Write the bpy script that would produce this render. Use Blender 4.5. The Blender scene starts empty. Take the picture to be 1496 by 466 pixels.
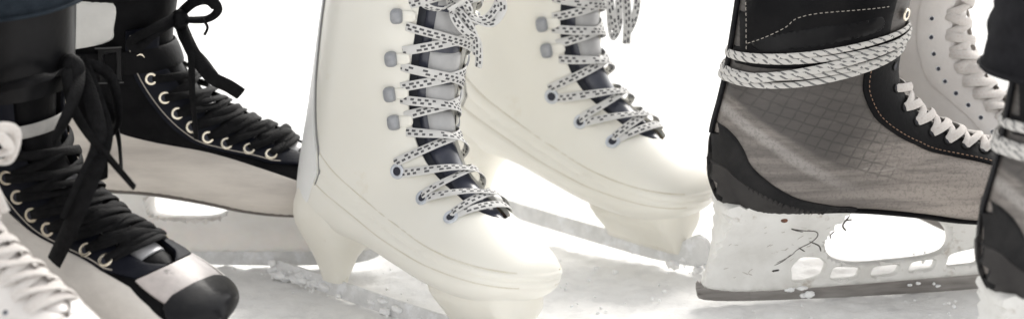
import bpy, bmesh, math, random
from mathutils import Vector, Matrix, noise
from mathutils.bvhtree import BVHTree
from mathutils.geometry import delaunay_2d_cdt
R = math.radians
PI = math.pi
random.seed(7)
scene = bpy.context.scene
COL = scene.collection

# ------------------------------------------------------------------ materials
MATS = {}
def mat(name, col, rough=.5, col2=None, nscale=30., nlo=.35, nhi=.7, bump=0., bscale=200., metal=0., coat=0.,
        spec=.5, detail=4., stretch=(1, 1, 1), sheen=0., sss=0., stain=None, stain_scale=14., stain_lo=.6, stain_hi=.75, rough2=None):
    m = bpy.data.materials.new(name); m.use_nodes = True
    nt = m.node_tree; N = nt.nodes; K = nt.links
    b = N['Principled BSDF']
    b.inputs['Base Color'].default_value = (*col, 1)
    b.inputs['Roughness'].default_value = rough
    b.inputs['Metallic'].default_value = metal
    b.inputs['Coat Weight'].default_value = coat
    b.inputs['Coat Roughness'].default_value = .15
    b.inputs['Specular IOR Level'].default_value = spec
    b.inputs['Sheen Weight'].default_value = sheen
    if sss:
        b.inputs['Subsurface Weight'].default_value = sss
        b.inputs['Subsurface Radius'].default_value = (.006, .005, .004)
        b.inputs['Subsurface Scale'].default_value = 1.
    tc = N.new('ShaderNodeTexCoord'); mp = N.new('ShaderNodeMapping')
    mp.inputs['Scale'].default_value = stretch
    K.new(tc.outputs['Object'], mp.inputs['Vector'])
    out = None
    if col2:
        nz = N.new('ShaderNodeTexNoise'); nz.inputs['Scale'].default_value = nscale; nz.inputs['Detail'].default_value = detail
        nz.inputs['Roughness'].default_value = .62
        K.new(mp.outputs[0], nz.inputs['Vector'])
        mr = N.new('ShaderNodeMapRange'); mr.inputs['From Min'].default_value = nlo; mr.inputs['From Max'].default_value = nhi
        K.new(nz.outputs['Fac'], mr.inputs['Value'])
        mx = N.new('ShaderNodeMix'); mx.data_type = 'RGBA'
        mx.inputs['A'].default_value = (*col, 1); mx.inputs['B'].default_value = (*col2, 1)
        K.new(mr.outputs[0], mx.inputs['Factor'])
        out = mx.outputs['Result']
        if rough2 is not None:
            m2 = N.new('ShaderNodeMapRange'); m2.inputs['To Min'].default_value = rough; m2.inputs['To Max'].default_value = rough2
            K.new(mr.outputs[0], m2.inputs['Value']); K.new(m2.outputs[0], b.inputs['Roughness'])
    if stain:
        nz = N.new('ShaderNodeTexNoise'); nz.inputs['Scale'].default_value = stain_scale; nz.inputs['Detail'].default_value = 6
        nz.inputs['Roughness'].default_value = .7
        K.new(tc.outputs['Object'], nz.inputs['Vector'])
        mr = N.new('ShaderNodeMapRange'); mr.inputs['From Min'].default_value = stain_lo; mr.inputs['From Max'].default_value = stain_hi
        K.new(nz.outputs['Fac'], mr.inputs['Value'])
        mx = N.new('ShaderNodeMix'); mx.data_type = 'RGBA'
        if out: K.new(out, mx.inputs['A'])
        else: mx.inputs['A'].default_value = (*col, 1)
        mx.inputs['B'].default_value = (*stain, 1)
        K.new(mr.outputs[0], mx.inputs['Factor'])
        out = mx.outputs['Result']
    if out: K.new(out, b.inputs['Base Color'])
    if bump:
        nz = N.new('ShaderNodeTexNoise'); nz.inputs['Scale'].default_value = bscale; nz.inputs['Detail'].default_value = 3
        K.new(mp.outputs[0], nz.inputs['Vector'])
        bp = N.new('ShaderNodeBump'); bp.inputs['Strength'].default_value = bump; bp.inputs['Distance'].default_value = .001
        K.new(nz.outputs['Fac'], bp.inputs['Height']); K.new(bp.outputs[0], b.inputs['Normal'])
    MATS[name] = m
    return m

def lace_mat(name, base, dark, period, rows, duty, rough=.75):
    """woven lace: UV.x = metres along the lace, UV.y = around it"""
    m = bpy.data.materials.new(name); m.use_nodes = True
    nt = m.node_tree; N = nt.nodes; K = nt.links; b = N['Principled BSDF']
    b.inputs['Roughness'].default_value = rough; b.inputs['Specular IOR Level'].default_value = .2
    uv = N.new('ShaderNodeUVMap'); sp = N.new('ShaderNodeSeparateXYZ'); K.new(uv.outputs[0], sp.inputs[0])
    def mth(op, a, bb=None):
        n = N.new('ShaderNodeMath'); n.operation = op
        for i, v in enumerate((a, bb)):
            if v is None: continue
            if isinstance(v, (int, float)): n.inputs[i].default_value = v
            else: K.new(v, n.inputs[i])
        return n.outputs[0]
    v2 = mth('MULTIPLY', mth('FRACT', mth('MULTIPLY', sp.outputs[1], 2.0)), float(rows))     # both flat faces alike
    rid = mth('FLOOR', v2)
    ush = mth('ADD', mth('DIVIDE', sp.outputs[0], period), mth('MULTIPLY', rid, .41))
    cell = N.new('ShaderNodeTexWhiteNoise'); cell.noise_dimensions = '2D'
    cv = N.new('ShaderNodeCombineXYZ'); K.new(mth('FLOOR', ush), cv.inputs[0]); K.new(rid, cv.inputs[1]); K.new(cv.outputs[0], cell.inputs['Vector'])
    dash = mth('LESS_THAN', mth('FRACT', ush), mth('ADD', duty - .22, mth('MULTIPLY', cell.outputs['Value'], .42)))
    rf = mth('FRACT', v2)
    inrow = mth('MULTIPLY', mth('GREATER_THAN', rf, .14), mth('LESS_THAN', rf, .86))
    inner = mth('MULTIPLY', mth('GREATER_THAN', v2, 1.0), mth('LESS_THAN', v2, float(rows - 1)))
    skip = mth('MULTIPLY', mth('GREATER_THAN', cell.outputs['Value'], .18), inner)
    f = mth('MULTIPLY', mth('MULTIPLY', dash, inrow), skip)
    nz = N.new('ShaderNodeTexNoise'); nz.inputs['Scale'].default_value = 90
    tc = N.new('ShaderNodeTexCoord'); K.new(tc.outputs['Object'], nz.inputs['Vector'])
    ml = N.new('ShaderNodeMix'); ml.data_type = 'RGBA'; ml.inputs['A'].default_value = (*[c * .78 for c in base], 1); ml.inputs['B'].default_value = (*base, 1)
    K.new(nz.outputs['Fac'], ml.inputs['Factor'])
    mx = N.new('ShaderNodeMix'); mx.data_type = 'RGBA'
    K.new(ml.outputs['Result'], mx.inputs['A']); mx.inputs['B'].default_value = (*dark, 1)
    K.new(f, mx.inputs['Factor']); K.new(mx.outputs['Result'], b.inputs['Base Color'])
    wv = N.new('ShaderNodeTexWave'); wv.inputs['Scale'].default_value = 420; K.new(uv.outputs[0], wv.inputs['Vector'])
    bp = N.new('ShaderNodeBump'); bp.inputs['Strength'].default_value = .25; bp.inputs['Distance'].default_value = .0006
    K.new(wv.outputs['Fac'], bp.inputs['Height']); K.new(bp.outputs[0], b.inputs['Normal'])
    return m

def rope_mat(name, base, dark, pitch):
    """twisted cord: slanting grey strand round a white lace"""
    m = bpy.data.materials.new(name); m.use_nodes = True
    nt = m.node_tree; N = nt.nodes; K = nt.links; b = N['Principled BSDF']; b.inputs['Roughness'].default_value = .8
    b.inputs['Specular IOR Level'].default_value = .2
    uv = N.new('ShaderNodeUVMap'); sp = N.new('ShaderNodeSeparateXYZ'); K.new(uv.outputs[0], sp.inputs[0])
    def mth(op, a, bb=None):
        n = N.new('ShaderNodeMath'); n.operation = op
        for i, v in enumerate((a, bb)):
            if v is None: continue
            if isinstance(v, (int, float)): n.inputs[i].default_value = v
            else: K.new(v, n.inputs[i])
        return n.outputs[0]
    ph = mth('FRACT', mth('ADD', mth('DIVIDE', sp.outputs[0], pitch), mth('MULTIPLY', sp.outputs[1], 2.0)))
    nz = N.new('ShaderNodeTexNoise'); nz.inputs['Scale'].default_value = 260
    tc = N.new('ShaderNodeTexCoord'); K.new(tc.outputs['Object'], nz.inputs['Vector'])
    f = mth('MULTIPLY', mth('LESS_THAN', ph, .28), mth('GREATER_THAN', nz.outputs['Fac'], .42))
    mx = N.new('ShaderNodeMix'); mx.data_type = 'RGBA'
    mx.inputs['A'].default_value = (*base, 1); mx.inputs['B'].default_value = (*dark, 1)
    K.new(f, mx.inputs['Factor']); K.new(mx.outputs['Result'], b.inputs['Base Color'])
    bp = N.new('ShaderNodeBump'); bp.inputs['Strength'].default_value = .6; bp.inputs['Distance'].default_value = .0012
    K.new(mth('PINGPONG', ph, .5), bp.inputs['Height']); K.new(bp.outputs[0], b.inputs['Normal'])
    return m

def weave_mat(name, c1, c2, line):
    """worn composite quarter: grey-brown streaks and a fine slanting grid"""
    m = mat(name, c1, .5, c2, 26, .3, .72, bump=.25, bscale=420, stretch=(1, 1, 2.6), detail=7)
    nt = m.node_tree; N = nt.nodes; K = nt.links; b = N['Principled BSDF']
    src = b.inputs['Base Color'].links[0].from_socket
    tc = N.new('ShaderNodeTexCoord'); sp = N.new('ShaderNodeSeparateXYZ')
    nz = N.new('ShaderNodeTexNoise'); nz.inputs['Scale'].default_value = 40; K.new(tc.outputs['Object'], nz.inputs['Vector'])
    K.new(tc.outputs['Object'], sp.inputs[0])
    def mth(op, a, bb=None):
        n = N.new('ShaderNodeMath'); n.operation = op
        for i, v in enumerate((a, bb)):
            if v is None: continue
            if isinstance(v, (int, float)): n.inputs[i].default_value = v
            else: K.new(v, n.inputs[i])
        return n.outputs[0]
    jit = mth('MULTIPLY', nz.outputs['Fac'], .004)
    x, z = mth('ADD', sp.outputs[0], jit), sp.outputs[2]
    u = mth('ADD', mth('MULTIPLY', x, .35), mth('MULTIPLY', z, .94))
    v = mth('SUBTRACT', mth('MULTIPLY', x, .96), mth('MULTIPLY', z, .28))
    la = mth('LESS_THAN', mth('FRACT', mth('DIVIDE', u, .0085)), .13)
    lb = mth('LESS_THAN', mth('FRACT', mth('DIVIDE', v, .0105)), .11)
    g = mth('MAXIMUM', la, lb)
    n2 = N.new('ShaderNodeTexNoise'); n2.inputs['Scale'].default_value = 16; n2.inputs['Detail'].default_value = 4; K.new(tc.outputs['Object'], n2.inputs['Vector'])
    fd = N.new('ShaderNodeMapRange'); fd.inputs['From Min'].default_value = .36; fd.inputs['From Max'].default_value = .66; fd.inputs['To Max'].default_value = .62; K.new(n2.outputs['Fac'], fd.inputs['Value'])
    mk = mth('MULTIPLY', g, fd.outputs[0])
    mx = N.new('ShaderNodeMix'); mx.data_type = 'RGBA'
    K.new(src, mx.inputs['A']); mx.inputs['B'].default_value = (*line, 1); K.new(mk, mx.inputs['Factor'])
    K.new(mx.outputs['Result'], b.inputs['Base Color'])
    return m

M_CREAM = mat('cream_plastic', (.785, .765, .695), .38, (.815, .80, .735), 9, .3, .7, bump=.05, bscale=160, coat=.12, sss=.12,
              stain=(.70, .63, .50), stain_scale=16, stain_lo=.6, stain_hi=.84)
M_CREAM_SOLE = mat('cream_sole_plastic', (.79, .765, .685), .42, (.82, .80, .73), 30, .3, .7, bump=.12, bscale=220, sss=.1,
                   stain=(.56, .47, .33), stain_scale=34, stain_lo=.62, stain_hi=.82)
M_BACKSTAY = mat('pale_backstay', (.80, .81, .80), .4, (.85, .85, .84), 16)
M_HOOK = mat('grey_hook', (.28, .29, .31), .42, (.36, .37, .39), 120, metal=.25, bump=.1, bscale=500)
M_EYE_STEEL = mat('steel_eyelet', (.78, .80, .84), .25, metal=.9)
M_EYE_BRASS = mat('brass_eyelet', (.88, .82, .70), .26, (.68, .60, .46), 300, metal=.85)
M_HOLE = mat('dark_hole', (.015, .017, .03), .6)
M_LINING = mat('dark_lining', (.018, .020, .028), .75, (.05, .055, .07), 60, bump=.4, bscale=600, sheen=.2)
M_TONGUE_GREY = mat('grey_tongue', (.40, .40, .405), .42, (.48, .48, .48), 40, bump=.2, bscale=350, coat=.15)
M_TONGUE_NAVY = mat('navy_tongue', (.022, .026, .045), .3, (.06, .065, .09), 30, coat=.3, bump=.1, bscale=250)
M_SOCK = mat('grey_sock', (.16, .16, .17), .9, (.22, .22, .23), 200, bump=.6, bscale=500, sheen=.3)
M_STEEL = mat('blade_steel', (.20, .185, .175), .42, (.34, .325, .31), 50, metal=.55, stretch=(.3, 1, 3), bump=.1, bscale=300, rough2=.5)
M_FROST = mat('frosted_blade', (.66, .665, .665), .5, (.80, .80, .80), 90, metal=.05, bump=.3, bscale=500, stain=(.84, .85, .87), stain_scale=60, stain_lo=.5, stain_hi=.62)
M_SNOW = mat('snow', (.93, .93, .93), .95, (.90, .90, .90), 60, spec=.1, bump=.8, bscale=300, sss=.15)
M_LACE_W = lace_mat('white_dashed_lace', (.70, .695, .68), (.10, .10, .105), .0060, 4, .54)
M_LACE_PLAIN = lace_mat('plain_white_lace', (.70, .665, .635), (.60, .555, .525), .004, 4, .5)
M_LACE_BLACK = mat('black_lace', (.0035, .0035, .004), .62, (.009, .009, .010), 180, bump=.6, bscale=700, spec=.10)
M_ROPE = rope_mat('twisted_white_lace', (.60, .585, .56), (.17, .17, .17), .010)
M_BLACK = mat('black_leather', (.004, .004, .005), .5, (.011, .0105, .011), 24, .45, .8, bump=.3, bscale=260, spec=.10)
M_BLACK_MATT = mat('black_nylon', (.0035, .0035, .0042), .6, (.008, .008, .009), 70, bump=.5, bscale=620, spec=.08)
M_BLACK_GLOSS = mat('black_toe_plastic', (.006, .0062, .008), .38, (.016, .0155, .016), 48, .5, .82, coat=.22, bump=.25, bscale=260, rough2=.6, detail=8, spec=.12,
                    stain=(.07, .068, .066), stain_scale=70, stain_lo=.70, stain_hi=.78)
M_NAVY = mat('navy_eyestay', (.004, .005, .010), .5, (.010, .011, .017), 60, bump=.3, bscale=500, spec=.12)
M_OFFWHITE = mat('scuffed_white_leather', (.72, .69, .65), .5, (.52, .49, .46), 22, .42, .78, bump=.2, bscale=140, detail=7, stretch=(1, 1, 2.2),
                 stain=(.27, .25, .24), stain_scale=30, stain_lo=.62, stain_hi=.8)
M_GREYWHITE = mat('worn_pale_quarter', (.70, .65, .59), .5, (.46, .42, .385), 16, .38, .72, bump=.2, bscale=160, detail=8, stretch=(.5, 1, 3.2),
                  stain=(.22, .21, .21), stain_scale=26, stain_lo=.62, stain_hi=.8)
M_SILVER = mat('silver_tongue', (.40, .40, .42), .38, (.55, .55, .56), 40, metal=.2, bump=.2, bscale=300)
M_STRAP = mat('pale_strap', (.50, .49, .47), .7, (.38, .37, .36), 60, bump=.5, bscale=500)
M_GREY_BOOT = mat('worn_grey_boot', (.120, .108, .100), .5, (.27, .246, .226), 20, .34, .74, bump=.3, bscale=260, detail=8, stretch=(.55, 1, 2.4),
                  stain=(.06, .055, .055), stain_scale=18, stain_lo=.58, stain_hi=.8)
M_GREY_WEAVE = weave_mat('grey_weave', (.085, .078, .075), (.22, .203, .19), (.035, .032, .033))
M_GREY_LIGHT = mat('pale_grey_band', (.27, .25, .235), .5, (.16, .148, .14), 30, bump=.2, bscale=260, detail=7)
M_COUNTER = mat('black_heel_counter', (.007, .007, .008), .5, (.022, .021, .021), 36, .42, .75, bump=.3, bscale=300, spec=.2, stain=(.22, .21, .2), stain_scale=70, stain_lo=.70, stain_hi=.78)
M_COUNTER_GREY = mat('charcoal_heel_shell', (.026, .024, .024), .55, (.05, .047, .045), 26, bump=.3, bscale=240, spec=.25)
M_HOLDER = mat('worn_white_holder', (.78, .775, .75), .4, (.60, .585, .55), 24, .42, .78, bump=.3, bscale=180, detail=8, coat=.05,
               stain=(.34, .28, .22), stain_scale=40, stain_lo=.60, stain_hi=.76)
M_HOLDER_OLD = mat('dull_holder', (.52, .51, .49), .5, (.42, .41, .40), 30, bump=.2, bscale=200)
M_RUST = mat('rust', (.20, .085, .05), .8, (.10, .06, .05), 200)
M_GRIME = mat('dark_scratch', (.10, .09, .08), .8, (.03, .027, .025), 160)
M_HOLDER_BRIGHT = mat('bright_holder', (.88, .865, .84), .5, (.80, .78, .75), 30, sss=.2)
M_STITCH = mat('pale_stitch', (.40, .37, .33), .8)
M_STITCH_TAN = mat('tan_stitch', (.30, .19, .13), .8)
M_LEATHER_W = mat('white_leather', (.74, .71, .685), .42, (.67, .635, .61), 24, bump=.3, bscale=200, coat=.1, sss=.08, stain=(.50, .44, .41), stain_scale=30, stain_lo=.64, stain_hi=.85)
M_HEEL_BROWN = mat('heel_stack', (.16, .11, .08), .5, (.10, .07, .05), 60)
M_DENIM = mat('dark_trouser_cloth', (.009, .014, .021), .85, (.020, .028, .038), 90, bump=.6, bscale=500, spec=.2)
M_FLAP = mat('black_flap_leather', (.006, .006, .007), .33, (.012, .012, .013), 30, bump=.15, bscale=260, spec=.14)
M_CLOTH_BLACK = mat('black_trouser_cloth', (.006, .006, .008), .85, (.014, .014, .017), 90, bump=.6, bscale=500, spec=.2)
M_WELT = mat('dusty_groove', (.62, .58, .48), .6, (.74, .71, .63), 40)
M_GREY_LOW = mat('worn_grey_lower', (.30, .268, .24), .5, (.15, .135, .125), 22, .36, .72, bump=.3, bscale=260, detail=8, stretch=(.35, 1, 3.4), stain=(.07, .063, .06), stain_scale=24, stain_lo=.62, stain_hi=.8)
M_VAMP = mat('polished_black_vamp', (.02, .018, .018), .34, (.05, .046, .045), 40, bump=.1, bscale=200, coat=.6, spec=.6)
M_SCUFF = mat('grey_scuff', (.38, .35, .31), .7)
M_EYE_BLUE = mat('blue_grey_eyelet', (.62, .65, .70), .35, (.50, .53, .58), 300, metal=.5)
M_VAMP_HIGHLIGHT = mat('vamp_painted_highlight', (.50, .455, .44), .38, (.34, .31, .30), 40, .4, .75, bump=.2, bscale=200, coat=.15, stain=(.10, .095, .09), stain_scale=60, stain_lo=.62, stain_hi=.75)  # sun highlight on the black toe leather, painted in as a pale colour
M_SOLE_GREY = mat('brown_grey_sole', (.17, .15, .135), .6, (.11, .10, .09), 60)
M_PIN = mat('dull_pin', (.06, .06, .06), .5)
def quarter_mat():
    """worn woven quarter: dark ankle field with a slanting grid, a pale sweep under it, a lighter brown forefoot"""
    m = mat('worn_woven_quarter', (.5, .5, .5), .5, (.6, .6, .6), 22, bump=.35, bscale=320, stretch=(.45, 1, 2.6))
    nt = m.node_tree; N = nt.nodes; K = nt.links; b = N['Principled BSDF']
    def mth(op, a, bb=None):
        n = N.new('ShaderNodeMath'); n.operation = op
        for i, v in enumerate((a, bb)):
            if v is None: continue
            if isinstance(v, (int, float)): n.inputs[i].default_value = v
            else: K.new(v, n.inputs[i])
        return n.outputs[0]
    def ramp(v, lo, hi):
        n = N.new('ShaderNodeMapRange'); n.interpolation_type = 'SMOOTHSTEP'; n.inputs['From Min'].default_value = lo; n.inputs['From Max'].default_value = hi
        K.new(v, n.inputs['Value']); return n.outputs[0]
    def noise_(scale, det, stretch=None):
        n = N.new('ShaderNodeTexNoise'); n.inputs['Scale'].default_value = scale; n.inputs['Detail'].default_value = det; n.inputs['Roughness'].default_value = .65
        if stretch:
            mp = N.new('ShaderNodeMapping'); mp.inputs['Scale'].default_value = stretch; K.new(tc.outputs['Object'], mp.inputs['Vector']); K.new(mp.outputs[0], n.inputs['Vector'])
        else: K.new(tc.outputs['Object'], n.inputs['Vector'])
        return n.outputs['Fac']
    def mix(f, a, c):
        n = N.new('ShaderNodeMix'); n.data_type = 'RGBA'; K.new(f, n.inputs['Factor'])
        for key, v in (('A', a), ('B', c)):
            if isinstance(v, tuple): n.inputs[key].default_value = (*v, 1)
            else: K.new(v, n.inputs[key])
        return n.outputs['Result']
    tc = N.new('ShaderNodeTexCoord'); sp = N.new('ShaderNodeSeparateXYZ'); K.new(tc.outputs['Object'], sp.inputs[0])
    nz = noise_(55, 5); big = noise_(13, 6, (.6, 1, 1.6)); streak = noise_(34, 7, (.22, 1, 3.4)); fine = noise_(420, 2)
    x = mth('ADD', sp.outputs[0], mth('MULTIPLY', mth('SUBTRACT', nz, .5), .006)); z = mth('ADD', sp.outputs[2], mth('MULTIPLY', mth('SUBTRACT', big, .5), .010))
    zc = mth('ADD', mth('SUBTRACT', .1755, mth('MULTIPLY', x, .85)), mth('MULTIPLY', mth('MULTIPLY', x, x), 1.9))
    d = mth('SUBTRACT', z, zc)
    base = mix(ramp(streak, .35, .7), (.128, .114, .105), (.245, .220, .201))
    fore = mth('MULTIPLY', ramp(x, .08, .19), ramp(streak, .25, .6))
    base = mix(fore, base, (.37, .328, .296))
    field = mth('MULTIPLY', ramp(d, .010, .017), mth('SUBTRACT', 1.0, ramp(mth('ADD', x, mth('MULTIPLY', mth('SUBTRACT', .17, z), .9)), .10, .175)))
    base = mix(mth('MULTIPLY', field, mth('ADD', .55, mth('MULTIPLY', big, .6))), base, (.058, .052, .049))
    band = mth('MULTIPLY', mth('SUBTRACT', 1.0, ramp(mth('ABSOLUTE', d), .002, .0085)), mth('SUBTRACT', 1.0, ramp(x, .05, .13)))
    base = mix(mth('MULTIPLY', band, mth('ADD', .3, mth('MULTIPLY', streak, .9))), base, (.36, .338, .32))
    u = mth('ADD', mth('MULTIPLY', x, .30), mth('MULTIPLY', z, .95)); v = mth('SUBTRACT', mth('MULTIPLY', x, .86), mth('MULTIPLY', z, .50))
    g = mth('MAXIMUM', mth('SUBTRACT', 1.0, ramp(mth('PINGPONG', u, .0042), .0003, .0012)), mth('SUBTRACT', 1.0, ramp(mth('PINGPONG', v, .0052), .0003, .0012)))
    gm = mth('MULTIPLY', mth('MULTIPLY', ramp(d, .013, .022), mth('SUBTRACT', 1.0, ramp(x, .125, .165))), mth('MULTIPLY', ramp(big, .26, .56), .42))
    base = mix(mth('MULTIPLY', g, gm), base, (.014, .013, .013))
    base = mix(mth('MULTIPLY', ramp(fine, .5, .62), .28), base, (.07, .064, .06))
    sc = mth('MULTIPLY', ramp(noise_(75, 6, (.15, 1, 1.2)), .66, .72), .5)
    base = mix(sc, base, (.42, .395, .37))
    K.new(base, b.inputs['Base Color'])
    return m
M_QUARTER = quarter_mat()
M_RED = mat('red_seam', (.16, .012, .012), .8)
M_SEAM = mat('grey_seam', (.22, .22, .22), .7)
M_ANKLE = mat('white_ankle_panel', (.80, .79, .76), .5, (.70, .69, .66), 30)
M_BUCKLE = mat('dark_buckle_plastic', (.008, .008, .009), .45, spec=.2)

# ------------------------------------------------------------------ mesh helpers
def cr(p0, p1, p2, p3, t):
    t2, t3 = t * t, t * t * t
    return .5 * ((2 * p1) + (-p0 + p2) * t + (2 * p0 - 5 * p1 + 4 * p2 - p3) * t2 + (-p0 + 3 * p1 - 3 * p2 + p3) * t3)
def smooth_path(pts, n=8, closed=False):
    pts = [Vector(p) for p in pts]; L = len(pts); out = []
    for i in range(L if closed else L - 1):
        if closed: q = [pts[(i + k - 1) % L] for k in range(4)]
        else: q = [pts[max(0, min(L - 1, i + k - 1))] for k in range(4)]
        for k in range(n): out.append(cr(*q, k / n))
    if not closed: out.append(pts[-1])
    return out

def finish(name, bm, material, parent=None, sharp=38, smooth=True):
    bmesh.ops.recalc_face_normals(bm, faces=bm.faces)
    for f in bm.faces: f.smooth = smooth
    lim = R(sharp)
    for e in bm.edges:
        if len(e.link_faces) == 2 and e.calc_face_angle(0) > lim: e.smooth = False
    me = bpy.data.meshes.new(name); bm.to_mesh(me); bm.free()
    me.materials.append(material)
    o = bpy.data.objects.new(name, me); COL.objects.link(o)
    if parent: o.parent = parent
    return o

def thing(name, label, cat, loc=(0, 0, 0), rot=(0, 0, 0), group=None, scale=1.):
    o = bpy.data.objects.new(name, None); COL.objects.link(o)
    o.empty_display_size = .05; o.location = loc; o.rotation_euler = rot; o.scale = (scale,) * 3
    tag(o, label, cat, group); return o
def tag(o, label, cat=None, group=None, kind=None):
    if label: o['label'] = label
    if cat: o['category'] = cat
    if group: o['group'] = group
    if kind: o['kind'] = kind
    return o

def ribbon(bm, path, normals, hw, ht, seg=8, u0=0., taper=False, cap=True):
    """flattened lace along path; normals give its flat side; writes UV (metres, around)"""
    uvl = bm.loops.layers.uv.verify()
    rings = []; us = []; u = u0; n = len(path)
    for i, p in enumerate(path):
        t = (path[min(i + 1, n - 1)] - path[max(i - 1, 0)])
        if t.length < 1e-9: t = Vector((1, 0, 0))
        t.normalize()
        nn = normals[i] if isinstance(normals, list) else normals
        nn = (nn - t * nn.dot(t))
        if nn.length < 1e-6: nn = t.orthogonal()
        nn.normalize(); b = t.cross(nn)
        if i: u += (p - path[i - 1]).length
        us.append(u)
        k = 1.
        if taper: k = min(1., .35 + 4. * min(i, n - 1 - i) / n)
        rings.append([bm.verts.new(p + b * (hw * k * math.cos(2 * PI * j / seg)) + nn * (ht * k * math.sin(2 * PI * j / seg))) for j in range(seg)])
    for i in range(n - 1):
        for j in range(seg):
            j2 = (j + 1) % seg
            f = bm.faces.new((rings[i][j], rings[i][j2], rings[i + 1][j2], rings[i + 1][j]))
            for lp, (uu, vv) in zip(f.loops, ((us[i], j / seg), (us[i], (j + 1) / seg), (us[i + 1], (j + 1) / seg), (us[i + 1], j / seg))):
                lp[uvl].uv = (uu, vv)
    if cap:
        bm.faces.new(rings[0][::-1]); bm.faces.new(rings[-1])
    return us[-1]

def tube(bm, path, r, seg=8, cap=True):
    ribbon(bm, path, Vector((.31, .52, .79)), r, r, seg, cap=cap)

def torus(bm, c, nrm, R1, r, seg=20, rs=8, flat=1.):
    nrm = nrm.normalized(); a = nrm.orthogonal().normalized(); b = nrm.cross(a); rings = []
    for i in range(seg):
        d = a * math.cos(2 * PI * i / seg) + b * math.sin(2 * PI * i / seg)
        rings.append([bm.verts.new(c + d * (R1 + r * math.cos(2 * PI * j / rs)) + nrm * (r * flat * math.sin(2 * PI * j / rs))) for j in range(rs)])
    for i in range(seg):
        for j in range(rs):
            bm.faces.new((rings[i][j], rings[(i + 1) % seg][j], rings[(i + 1) % seg][(j + 1) % rs], rings[i][(j + 1) % rs]))
def disc(bm, c, nrm, r, seg=16):
    nrm = nrm.normalized(); a = nrm.orthogonal().normalized(); b = nrm.cross(a)
    bm.faces.new([bm.verts.new(c + a * (r * math.cos(2 * PI * i / seg)) + b * (r * math.sin(2 * PI * i / seg))) for i in range(seg)])
def dome(bm, c, nrm, t, a_, b_, h, seg=24, n=5, pw=1.):
    """rounded pill standing on a surface: half axes a_ along t, b_ across"""
    nrm = nrm.normalized(); t = (t - nrm * t.dot(nrm)).normalized(); b = nrm.cross(t); prev = None
    prof = [(1.0, -.35), (1.03, .25), (.98, .6), (.82, .86), (.5, .98)]
    for k, (s, hh) in enumerate(prof):
        ring = [bm.verts.new(c + t * (a_ * s * math.copysign(abs(math.cos(2 * PI * i / seg)) ** pw, math.cos(2 * PI * i / seg))) + b * (b_ * s * math.copysign(abs(math.sin(2 * PI * i / seg)) ** pw, math.sin(2 * PI * i / seg))) + nrm * (h * hh)) for i in range(seg)]
        if prev:
            for i in range(seg): bm.faces.new((prev[i], prev[(i + 1) % seg], ring[(i + 1) % seg], ring[i]))
        prev = ring
    bm.faces.new(prev)

def inside(p, poly):
    x, y = p; c = False; j = len(poly) - 1
    for i in range(len(poly)):
        xi, yi = poly[i]; xj, yj = poly[j]
        if (yi > y) != (yj > y) and x < (xj - xi) * (y - yi) / (yj - yi) + xi: c = not c
        j = i
    return c
def edge_dist(p, loops):
    best = 1e9
    for poly in loops:
        for i in range(len(poly)):
            ax, ay = poly[i - 1]; bx, by = poly[i]; dx, dy = bx - ax, by - ay
            L = dx * dx + dy * dy
            t = 0 if L == 0 else max(0, min(1, ((p[0] - ax) * dx + (p[1] - ay) * dy) / L))
            best = min(best, math.hypot(p[0] - ax - t * dx, p[1] - ay - t * dy))
    return best
def outline(pts, n=5, smooth=True):
    if not smooth: return [tuple(p) for p in pts]
    return [(p.x, p.y) for p in smooth_path([(x, z, 0) for x, z in pts], n, True)]
def tri(outer, holes=(), step=.004, inset=0.):
    loops = [outer] + list(holes)
    vs = []; es = []
    for lp in loops:
        o = len(vs); vs += [Vector(p) for p in lp]; es += [(o + i, o + (i + 1) % len(lp)) for i in range(len(lp))]
    xs = [p[0] for p in outer]; zs = [p[1] for p in outer]
    x = min(xs)
    row = 0
    while x < max(xs):
        z = min(zs) + (step * .5 if row % 2 else 0)
        while z < max(zs):
            if inside((x, z), outer) and not any(inside((x, z), h) for h in holes) and edge_dist((x, z), loops) > step * .45: vs.append(Vector((x, z)))
            z += step
        x += step * .87; row += 1
    if inset:
        for lp in loops:
            for i in range(len(lp)):
                a = Vector(lp[i - 1]); b = Vector(lp[i]); m = (a + b) / 2; d = (b - a)
                if d.length < 1e-6: continue
                nn = Vector((-d.y, d.x)).normalized() * inset
                for q in (m + nn, m - nn):
                    if inside(q, outer) and not any(inside(q, h) for h in holes) and edge_dist(q, loops) > inset * .8: vs.append(q)
    v2, e2, f2, *_ = delaunay_2d_cdt(vs, es, [], 1, 1e-6)
    fs = []
    for f in f2:
        c = sum((v2[i] for i in f), Vector((0, 0))) / len(f)
        if inside(c, outer) and not any(inside(c, h) for h in holes): fs.append(f)
    return v2, fs, loops

def plate(outer, holes, half, round_=.0015, step=.005, bm=None, yfn=None):
    """solid cut from a side outline; half(x,z) = half thickness, edges rounded over round_"""
    v2, fs, loops = tri(outer, holes, step, round_)
    bm = bm or bmesh.new()
    V = []
    for v in v2:
        d = edge_dist(v, loops); h = half(v.x, v.y)
        k = 1. if d >= round_ * .95 else .45 + .55 * math.sqrt(max(0., 1 - (1 - d / round_) ** 2))
        y0 = yfn(v.x, v.y) if yfn else 0.
        V.append((bm.verts.new((v.x, y0 - h * k, v.y)), bm.verts.new((v.x, y0 + h * k, v.y))))
    cnt = {}
    for f in fs:
        bm.faces.new([V[i][0] for i in f]); bm.faces.new([V[i][1] for i in reversed(f)])
        for a, b in zip(f, list(f[1:]) + [f[0]]): cnt.setdefault(tuple(sorted((a, b))), []).append((a, b))
    for k, l in cnt.items():
        if len(l) == 1:
            a, b = l[0]; bm.faces.new((V[b][0], V[a][0], V[a][1], V[b][1]))
    return bm

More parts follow.
